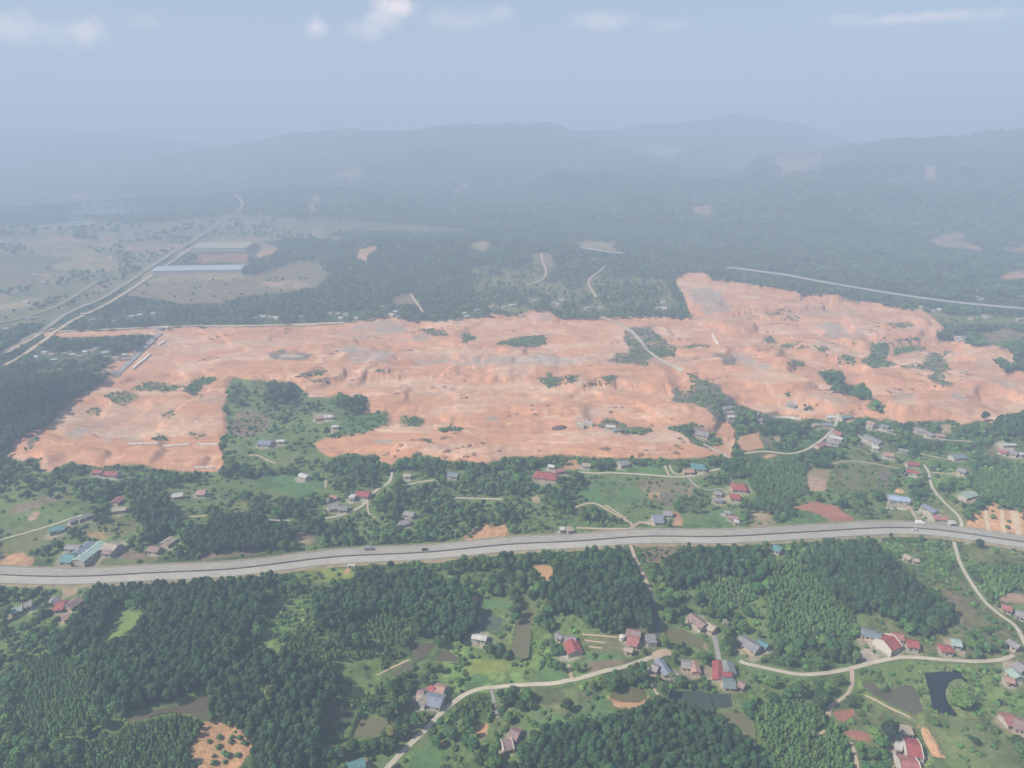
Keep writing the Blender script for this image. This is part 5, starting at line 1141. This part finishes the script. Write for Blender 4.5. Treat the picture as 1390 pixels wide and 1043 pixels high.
def proto(kind, seed, mat):
    r = random.Random(seed * 13 + 5)
    if kind == 'P':      # plantation tree: upright, narrow, layered
        lob = [((r.uniform(-.2,.2), r.uniform(-.2,.2), 8.9), 1.75, .95)]
        for k in range(6): t = k * 1.047 + r.uniform(-.3, .3); d = r.uniform(1.1, 1.5); lob.append(((d * math.cos(t), d * math.sin(t), r.uniform(7.0, 8.7)), r.uniform(1.05, 1.4), r.uniform(.9, 1.15)))
        for k in range(3): t = k * 2.09 + r.uniform(-.4, .4); lob.append(((1.0 * math.cos(t), 1.0 * math.sin(t), r.uniform(5.2, 6.0)), 1.2, 1.1))
        cm = crown_mesh('crown', lob, 30, 1.0, mat, seed); tm = trunk_mesh(8.5, .16, 4, seed); PROTO.append((cm, tm, 2.5, 10.6))
    elif kind == 'M':    # broad garden or woodland tree
        lob = [((0, 0, 6.6), 2.2, .8)]
        for k in range(7): t = k * .9 + r.uniform(-.4, .4); d = r.uniform(1.5, 2.3); lob.append(((d * math.cos(t), d * math.sin(t), r.uniform(4.2, 6.8)), r.uniform(1.1, 1.8), r.uniform(.75, 1.0)))
        cm = crown_mesh('crown', lob, 20, 1.0, mat, seed); tm = trunk_mesh(5.8, .24, 5, seed); PROTO.append((cm, tm, 3.5, 8.6))
    elif kind == 'Y':    # young plantation
        lob = [((0, 0, 3.9), .8, 1.45), ((.3, .1, 2.7), 1.15, .9), ((-.35, .2, 2.3), 1.0, .9), ((.05, -.45, 2.5), 1.05, .9)]
        cm = crown_mesh('crown', lob, 34, .6, mat, seed); tm = trunk_mesh(3.6, .09, 3, seed); PROTO.append((cm, tm, 1.45, 5.0))
    elif kind == 'S':    # bush
        lob = [((0, 0, .9), 1.0, .9)]
        for k in range(3): t = k * 2.1 + r.uniform(-.4, .4); lob.append(((.8 * math.cos(t), .8 * math.sin(t), r.uniform(.5, .9)), r.uniform(.5, .8), .9))
        cm = crown_mesh('crown', lob, 34, .55, mat, seed); tm = trunk_mesh(.8, .06, 2, seed); PROTO.append((cm, tm, 1.4, 1.9))
    elif kind == 'L':    # palm or banana: arching fronds
        b = bmesh.new()
        for k in range(13):
            t = k * 2.399; up = r.uniform(.5, 1.3); L = r.uniform(2.4, 3.1); pv = None
            for s in range(6):
                u = s / 5; x = L * u; z = 4.6 + up * u * 1.6 - 2.6 * u * u * (1.3 - .4 * up); w = .42 * math.sin(math.pi * min(1, .12 + u * .9)) + .03
                c = Vector((x * math.cos(t), x * math.sin(t), z)); n = Vector((-math.sin(t), math.cos(t), 0))
                cur = [b.verts.new(c + n * w - Vector((0, 0, w * .35))), b.verts.new(c), b.verts.new(c - n * w - Vector((0, 0, w * .35)))]
                if pv: b.faces.new((pv[0], pv[1], cur[1], cur[0])); b.faces.new((pv[1], pv[2], cur[2], cur[1]))
                pv = cur
        cm = bpy.data.meshes.new('crown'); b.to_mesh(cm); b.free(); cm.materials.append(MATS[mat])
        PROTO.append((cm, trunk_mesh(4.7, .15, 0, seed), 2.6, 5.4))
    return len(PROTO) - 1
PP = [proto('P', k, 'leaf_plantation') for k in (1, 2, 3, 23, 24)]
PM = [proto('M', 4, 'leaf_mixed'), proto('M', 5, 'leaf_mixed'), proto('M', 6, 'leaf_light'), proto('M', 7, 'leaf_plantation'), proto('M', 18, 'leaf_mixed')]
PY = [proto('Y', 8, 'leaf_young'), proto('Y', 9, 'leaf_young')]
PS = [proto('S', 10, 'leaf_bush'), proto('S', 11, 'leaf_bush'), proto('S', 12, 'leaf_mixed')]
PL = [proto('L', 13, 'leaf_palm')]
def clod():
    bm = bmesh.new(); lobe(bm, (0, 0, .1), 1.0, .55, 5); lobe(bm, (.9, .3, 0), .6, .5, 6); lobe(bm, (-.6, -.7, 0), .55, .5, 7)
    me = bpy.data.meshes.new('clod'); bm.to_mesh(me); bm.free(); me.materials.append(MATS['spoil_clod']); PROTO.append((me, MB().box(-.1, .1, -.1, .1, -.5, 0).mesh('clod_base', 'spoil_clod'), 1.2, .6)); return len(PROTO) - 1
PC = [clod()]

# ------------------------------------------------------------------ scatter
lib = bpy.data.collections.new('tree_shapes')
for k, (cm, tm, r_, h_) in enumerate(PROTO):
    bm = bmesh.new(); bm.from_mesh(cm); n0 = len(bm.faces); bm.from_mesh(tm); bm.faces.ensure_lookup_table()
    for i, f in enumerate(bm.faces): f.material_index = 0 if i < n0 else 1
    me = bpy.data.meshes.new('tree_shape'); bm.to_mesh(me); bm.free(); me.materials.append(cm.materials[0]); me.materials.append(MATS['bark'])
    lib.objects.link(bpy.data.objects.new('shape_%02d' % k, me))
FT = np.array(FOOT)
def scatter(typ, D0, D1, s, protos, smin, smax, clump=None, dmul=1.0, extra_dens=None, hzone=.55, small=False):
    """jittered grid on the ground; accept by the land-cover zone seen at mid crown"""
    xs = np.arange(-D1 * 1.05, D1 * 1.05, s); ys = np.arange(D0 * .6, D1, s)
    X, Y = np.meshgrid(xs, ys); X = X.ravel() + rng.uniform(-.42, .42, X.size) * s; Y = Y.ravel() + rng.uniform(-.42, .42, Y.size) * s
    D = np.hypot(X, Y); k = (D > D0) & (D < D1) & (np.abs(X) < Y * .83 + 60); X, Y, D = X[k], Y[k], D[k]
    Z = hh(X, Y); px, py, dep = project(X, Y, Z); k = (px > -70) & (px < 1460) & (py < 1130) & (dep > 0); X, Y, Z = X[k], Y[k], Z[k]
    pi = rng.integers(0, len(protos), len(X)); P = np.array(protos)[pi]; S = rng.uniform(smin, smax, len(X))
    HT = np.array([p[3] for p in PROTO])[P] * S
    qx, qy, dep = project(X, Y, Z + HT * hzone); ix = np.clip(qx, 0, IW - 1).astype(int); iy = np.clip(qy, 0, IH - 1).astype(int)
    t = tty[iy, ix]; dn = den[iy, ix] * dmul
    if isinstance(typ, int): ok = t == typ
    else: ok = np.isin(t, typ)
    if clump: dn = dn * np.clip(.35 + 1.3 * sst(.3, .62, fbm(X / clump, Y / clump, 2, 91)), 0, 1.25)
    ok &= rng.uniform(0, 1, len(X)) < dn
    RD = np.array([p[2] for p in PROTO])[P] * S
    for f, lat in ((0, 0), (.4, 0), (.8, 0), (1.0, 0), (.6, -.55), (.6, .55)):
        bx, by, _ = project(X + lat * RD, Y, Z + HT * f); ins = (bx >= 0) & (bx < IW) & (by >= 0) & (by < IH)
        jx = np.clip(bx, 0, IW - 1).astype(int); jy = np.clip(by, 0, IH - 1).astype(int)
        ok &= ~(KO[jy, jx] & ins)
        if f >= .6 and not small: ok &= ~((fid[jy, jx] >= 0) & ins)
        if f >= .8 and not small and D1 < 1000: ok &= ~(np.isin(tty[jy, jx], (0, 3)) & ins)
    if D0 < 700:
        off = np.abs(Y - np.interp(X, EXL[:, 0], EXL[:, 1])); ok &= ~((off < 15) & (X > EXL[0, 0] - 60) & (X < EXL[-1, 0] + 60))
    for fx, fy, fr in FT:
        if abs(math.hypot(fx, fy) - (D0 + D1) / 2) < (D1 - D0) / 2 + 60: ok &= (X - fx) ** 2 + (Y - fy) ** 2 > (fr * .9) ** 2
    X, Y, Z, P, S = X[ok], Y[ok], Z[ok], P[ok], S[ok]
    return np.stack([X, Y, Z, P, S, rng.uniform(0, 6.28, len(X)), (.25 + .75 * S) * rng.uniform(.8, 1.28, len(X)) if not small else S * rng.uniform(.85, 1.2, len(X))], 1)
tall = np.vstack([scatter(1, 200, 1250, 2.75, PP, .46, .9), scatter(2, 200, 640, 4.1, PM, .38, 1.0, 22), scatter(2, 640, 1250, 5.4, PM, .5, 1.1, 30),
                  scatter(4, 200, 900, 1.95, PY, .5, .9)])
bush = np.vstack([scatter((2, 4), 200, 620, 3.4, PS, .7, 1.5, None, .6, hzone=.5, small=True), scatter(3, 200, 760, 2.6, PS, .55, 1.4, 14, hzone=.5, small=True), scatter(2, 620, 1300, 3.6, PS, .8, 1.8, 20, .9, hzone=.5, small=True), scatter(3, 760, 1300, 3.0, PS, .5, 1.25, 9, 1.0, hzone=.5, small=True),
                  scatter(2, 200, 640, 24, PL, .6, 1.0, None, .6), scatter(3, 1250, 2200, 9, PS, 1.6, 2.6, 40, small=True)])
distant = np.vstack([scatter((5, 2, 1), 1080, 1550, 6.6, PM, .55, 1.2, 60), scatter(5, 1550, 2250, 9, PM, .7, 1.6, 90), scatter(5, 2250, 3300, 15, PM, 1.1, 2.4, 120)])
print('trees', len(tall), len(bush), len(distant))

# loose spoil dumped over the earthworks
def spoil_scatter():
    cs = []
    for _ in range(95):
        px = rng.uniform(20, 1380); py = rng.uniform(380, 625); 
        if SITEM[int(py), int(px)]: cs.append((px, py))
    c = np.array(cs); X, Y, Z = at(c[:, 0], c[:, 1]); out = []
    for x, y in zip(X, Y):
        k = rng.integers(3, 12); a = rng.uniform(0, 3.14); t = rng.normal(0, 1, k) * rng.uniform(6, 26); u = rng.normal(0, 3, k)
        for p, q in zip(t, u): out.append((x + p * math.cos(a * .3) - q * math.sin(a * .3), y + p * math.sin(a * .3) + q * math.cos(a * .3)))
    o = np.array(out); Z = hh(o[:, 0], o[:, 1]); px, py, _ = project(o[:, 0], o[:, 1], Z); ok = (px > 0) & (px < IW - 1) & (py > 0) & (py < IH - 1)
    ok[ok] &= (zid[py[ok].astype(int), px[ok].astype(int)] >= 0) & np.isin(fid[py[ok].astype(int), px[ok].astype(int)], [i for i, z in enumerate(ZONES) if z[0] == 'site'])
    o, Z = o[ok], Z[ok]; n = len(o); S = rng.uniform(.6, 2.6, n)
    return np.stack([o[:, 0], o[:, 1], Z, np.full(n, PC[0]), S, rng.uniform(0, 6.28, n), S * rng.uniform(.6, 1.1, n)], 1)
spoil = spoil_scatter()
# the three hundred largest in the picture stand as objects of their own
hts = np.array([p[3] for p in PROTO]); rad = np.array([p[2] for p in PROTO])
pi = tall[:, 3].astype(int); qx, qy, dep = project(tall[:, 0], tall[:, 1], tall[:, 2] + hts[pi] * tall[:, 6] * .75)
app = rad[pi] * tall[:, 4] / dep; app = np.where((qx > 8) & (qx < 1382) & (qy > 6) & (qy < 1036), app, 0)
order = np.argsort(-app)[:286]
TLAB = {(707,1019): 'dark green tree in the dense plantation at the bottom, right of centre', (283,937): 'dark green tree on the round wooded knoll at bottom left of centre',
        (105,1010): 'young green tree in the fine textured stand at the bottom left', (0,890): 'leafy tree in the loose wood at the bottom left corner',
        (1026,962): 'young bright green tree in the stand left of the bottom right houses', (131,877): 'tall dark tree in the big wood around the bright triangular field',
        (26,897): 'young tree in the pale fine textured stand at the left edge', (820,912): 'dense tree in the strip between the oval pond and the village road',
        (757,771): 'dark tree on the smooth wooded hill beside the shaded lane', (1086,757): 'dark tree on the wooded ridge above the right hand village',
        (899,760): 'dark tree in the grove right of the shaded lane', (425,815): 'dark tree in the wood left of the green pond',(630,945): 'young tree in the triangle below the bend of the diagonal road'}
def tree_label(x, y):
    z = zid[min(IH - 1, max(0, int(y))), min(IW - 1, max(0, int(x)))]; p = ZONES[z][4][0] if z >= 0 else None
    if p in TLAB: return TLAB[p]
    if x < 440: return 'leafy tree in the mixed scrub at lower left'
    if x < 720: return 'leafy tree among gardens along the diagonal concrete road' if y > 880 else 'leafy tree around the small brown ponds left of centre'
    if x < 1040: return 'leafy tree among the houses and ponds right of the diagonal road'
    return 'leafy tree around the ponds and houses at lower right'
def add_tree(x, y, z, k, s, rz, sz, label, group=None, crown=None):
    cm, tm, _, _ = PROTO[k]
    r = empty('tree', (x, y, z), rz); r.scale = (s, s, sz); tag(r, label, 'tree', group)
    obj('crown', crown or cm, r); obj('trunk', tm, r); return r
for i in order:
    x, y, z, k, s, rz, sz = tall[i]; lb = tree_label(qx[i], qy[i]); add_tree(x, y, z, int(k), s, rz, sz, lb, lb.replace('tree', 'trees', 1))
tall = np.delete(tall, order, 0)
def special(px, py, k, s, label, mat, sz=None):
    x, y, z = place(px, py); cm = PROTO[k][0].copy(); cm.materials.clear(); cm.materials.append(MATS[mat])
    add_tree(x, y, z, k, s, random.uniform(0, 6), sz or s, label, None, cm)
special(533,1003,PM[0],1.0,'yellow green round tree above the diagonal road near the bottom','leaf_yellow')
special(1204,1008,PM[3],1.2,'tall very dark oval tree left of the upper crimson house','leaf_dark',1.65)
special(1126,866,PM[1],.75,'pale cream flowering tree in the thicket left of the right hand village','leaf_pale')
special(984,852,PM[2],.7,'whitish green tree right of the long rose grey house','leaf_pale')
special(1118,778,PM[4],.9,'brownish half bare tree on the slope south of the expressway','leaf_brown')
special(363,955,PM[2],1.2,'single lime green tree at the right foot of the wooded knoll','leaf_yellow')
special(1328,744,PM[0],.85,'small round tree standing right on the near edge of the expressway','leaf_dark')
special(1305,958,PM[2],1.9,'large spreading green tree overhanging the dark blue pond','leaf_light',1.0)
special(1323,1011,PM[3],.62,'small dark round bush alone in the bottom right meadow','leaf_dark',.5)
special(122,858,PM[2],.9,'bright green tree at the lower left corner of the triangular field','leaf_light')
special(1335,574,PM[1],1.1,'dark tree sticking up against the red earth at right','leaf_dark',1.5)
special(362,740,PM[3],.8,'pale grey green tree on the far side of the expressway','leaf_pale')
special(911,925,PL[0],1.1,'light green palm below the long blue grey roof','leaf_palm')
special(1196,940,PL[0],1.2,'spiky pale palm clump on the bank of the brown pond','leaf_palm')

def gn_scatter(name, A, label):
    me = bpy.data.meshes.new(name); me.vertices.add(len(A)); me.vertices.foreach_set('co', A[:, :3].astype(np.float32).ravel())
    for nm, tp, fld, val in (('shape_index', 'INT', 'value', A[:, 3].astype(np.int32)), ('spin', 'FLOAT', 'value', A[:, 5].astype(np.float32)), ('size', 'FLOAT_VECTOR', 'vector', np.stack([A[:, 4], A[:, 4], A[:, 6]], 1).astype(np.float32).ravel())):
        a = me.attributes.new(nm, tp, 'POINT'); a.data.foreach_set(fld, val)
    o = obj(name, me); o['kind'] = 'stuff'; o['label'] = label
    g = bpy.data.node_groups.new(name, 'GeometryNodeTree')
    g.interface.new_socket('Geometry', in_out='INPUT', socket_type='NodeSocketGeometry'); g.interface.new_socket('Geometry', in_out='OUTPUT', socket_type='NodeSocketGeometry')
    n, l = g.nodes, g.links; gi = n.new('NodeGroupInput'); go = n.new('NodeGroupOutput')
    ci = n.new('GeometryNodeCollectionInfo'); ci.inputs['Collection'].default_value = lib; ci.inputs['Separate Children'].default_value = True; ci.inputs['Reset Children'].default_value = True
    ip = n.new('GeometryNodeInstanceOnPoints'); ip.inputs['Pick Instance'].default_value = True
    def attr(nm, tp):
        a = n.new('GeometryNodeInputNamedAttribute'); a.data_type = tp; a.inputs['Name'].default_value = nm; return a.outputs[0]
    cx = n.new('ShaderNodeCombineXYZ'); l.new(attr('spin', 'FLOAT'), cx.inputs[2])
    e = n.new('FunctionNodeEulerToRotation'); l.new(cx.outputs[0], e.inputs[0])
    l.new(gi.outputs[0], ip.inputs['Points']); l.new(ci.outputs[0], ip.inputs['Instance']); l.new(attr('shape_index', 'INT'), ip.inputs['Instance Index'])
    l.new(e.outputs[0], ip.inputs['Rotation']); l.new(attr('size', 'FLOAT_VECTOR'), ip.inputs['Scale']); l.new(ip.outputs[0], go.inputs[0])
    md = o.modifiers.new('scatter', 'NODES'); md.node_group = g
    return o
gn_scatter('woodland', tall, 'green woodland and plantations covering the land around fields and houses')
gn_scatter('undergrowth', bush, 'green bushes and scrub between the trees and on the earthworks')
gn_scatter('distant_forest', distant, 'hazy forest on the plain and hills beyond the red earth')
gn_scatter('spoil_heaps', spoil, 'loose brown lumps of spoil dumped over the red earth')

# ------------------------------------------------------------------ air, sky, sun
SUN_EL = R(46)
SUN_AZ = R(199)                      # from the left of the picture
HAZE_D = 0.00050; HAZE_C = (.545, .672, .87); HAZE_TOP = 680.0
hz = MB().box(-15500, 15500, -1200, 15800, float(HG.min()) - 4, HAZE_TOP)
m = bpy.data.materials.new('haze'); m.use_nodes = True; n = m.node_tree.nodes; l = m.node_tree.links; n.clear()
pv = n.new('ShaderNodeVolumePrincipled'); pv.inputs['Color'].default_value = rgba(HAZE_C); pv.inputs['Density'].default_value = HAZE_D; pv.inputs['Anisotropy'].default_value = 0.0
mo = n.new('ShaderNodeOutputMaterial'); l.new(pv.outputs[0], mo.inputs['Volume']); MATS['haze'] = m
hob = obj('haze', hz.mesh('haze', 'haze')); hob['kind'] = 'stuff'; hob['label'] = 'pale blue haze thickening towards the horizon'

w = bpy.data.worlds.new('World'); scene.world = w; w.use_nodes = True; n = w.node_tree.nodes; l = w.node_tree.links
bg = n['Background']; sky = n.new('ShaderNodeTexSky'); sky.sky_type = 'NISHITA'; sky.sun_disc = False
sky.sun_elevation = SUN_EL; sky.sun_rotation = R(90) - SUN_AZ; sky.altitude = 300; sky.air_density = 1.0; sky.dust_density = 1.6; sky.ozone_density = 1.2
tc = n.new('ShaderNodeTexCoord'); dirv = tc.outputs['Generated']
nz = n.new('ShaderNodeTexNoise'); nz.inputs['Scale'].default_value = 44; nz.inputs['Detail'].default_value = 6; nz.inputs['Roughness'].default_value = .6; l.new(dirv, nz.inputs['Vector'])
def sky_dir(px, py):
    dx = (px - CX) / FP; v = (CY - py) / FP; d = Vector((dx, cp + v * sp, -sp + v * cp)); return d.normalized()
acc = None
CLOUDS = [(16,40,46,20,.7),(118,44,26,18,.8),(70,50,60,16,.35),(430,38,17,15,.75),(500,40,30,16,.5),(536,8,30,17,1.0),(520,26,26,14,.6),(625,28,50,16,.35),(680,18,24,10,.3),(812,30,48,13,.42),(905,34,40,10,.2),(1150,26,40,7,.3),(1255,24,100,7,.5),(1330,22,36,8,.3),(195,30,26,10,.22)]
for px, py, rx, ry, st in CLOUDS:
    d = sky_dir(px, py); s1 = n.new('ShaderNodeVectorMath'); s1.operation = 'SUBTRACT'; l.new(dirv, s1.inputs[0]); s1.inputs[1].default_value = d
    s2 = n.new('ShaderNodeVectorMath'); s2.operation = 'MULTIPLY'; l.new(s1.outputs[0], s2.inputs[0]); s2.inputs[1].default_value = (FP / rx, FP / rx, FP / ry)
    s3 = n.new('ShaderNodeVectorMath'); s3.operation = 'LENGTH'; l.new(s2.outputs[0], s3.inputs[0])
    a1 = n.new('ShaderNodeMath'); a1.operation = 'MULTIPLY_ADD'; l.new(nz.outputs['Fac'], a1.inputs[0]); a1.inputs[1].default_value = -1.5; l.new(s3.outputs['Value'], a1.inputs[2])
    mr = n.new('ShaderNodeMapRange'); mr.interpolation_type = 'SMOOTHSTEP'; mr.inputs[1].default_value = -.65; mr.inputs[2].default_value = .4; mr.inputs[3].default_value = st; mr.inputs[4].default_value = 0; l.new(a1.outputs[0], mr.inputs[0])
    if acc is None: acc = mr.outputs[0]
    else:
        mx = n.new('ShaderNodeMath'); mx.operation = 'MAXIMUM'; l.new(acc, mx.inputs[0]); l.new(mr.outputs[0], mx.inputs[1]); acc = mx.outputs[0]
mix = n.new('ShaderNodeMix'); mix.data_type = 'RGBA'; l.new(acc, mix.inputs[0]); l.new(sky.outputs[0], mix.inputs[6]); mix.inputs[7].default_value = (15.5, 12.2, 10, 1)
l.new(mix.outputs[2], bg.inputs['Color']); bg.inputs['Strength'].default_value = .07

sl = bpy.data.lights.new('sun', 'SUN'); sl.energy = 5.0; sl.angle = R(.5); sl.color = (1, .93, .82)
so = bpy.data.objects.new('sun', sl); C.objects.link(so); so.location = (-200, 100, 600)
sd = Vector((math.cos(SUN_EL) * math.cos(SUN_AZ), math.cos(SUN_EL) * math.sin(SUN_AZ), math.sin(SUN_EL)))
so.rotation_euler = (-sd).to_track_quat('-Z', 'Y').to_euler()

scene.view_settings.view_transform = 'Standard'; scene.view_settings.look = 'None'; scene.view_settings.exposure = 0.72; scene.view_settings.gamma = 1
cy = scene.cycles if hasattr(scene, 'cycles') else None
scene.render.engine = 'CYCLES'; cy = scene.cycles
cy.max_bounces = 4; cy.diffuse_bounces = 2; cy.glossy_bounces = 2; cy.transmission_bounces = 2; cy.volume_bounces = 1; cy.transparent_max_bounces = 8
cy.use_denoising = True; cy.use_adaptive_sampling = True; cy.adaptive_threshold = .02
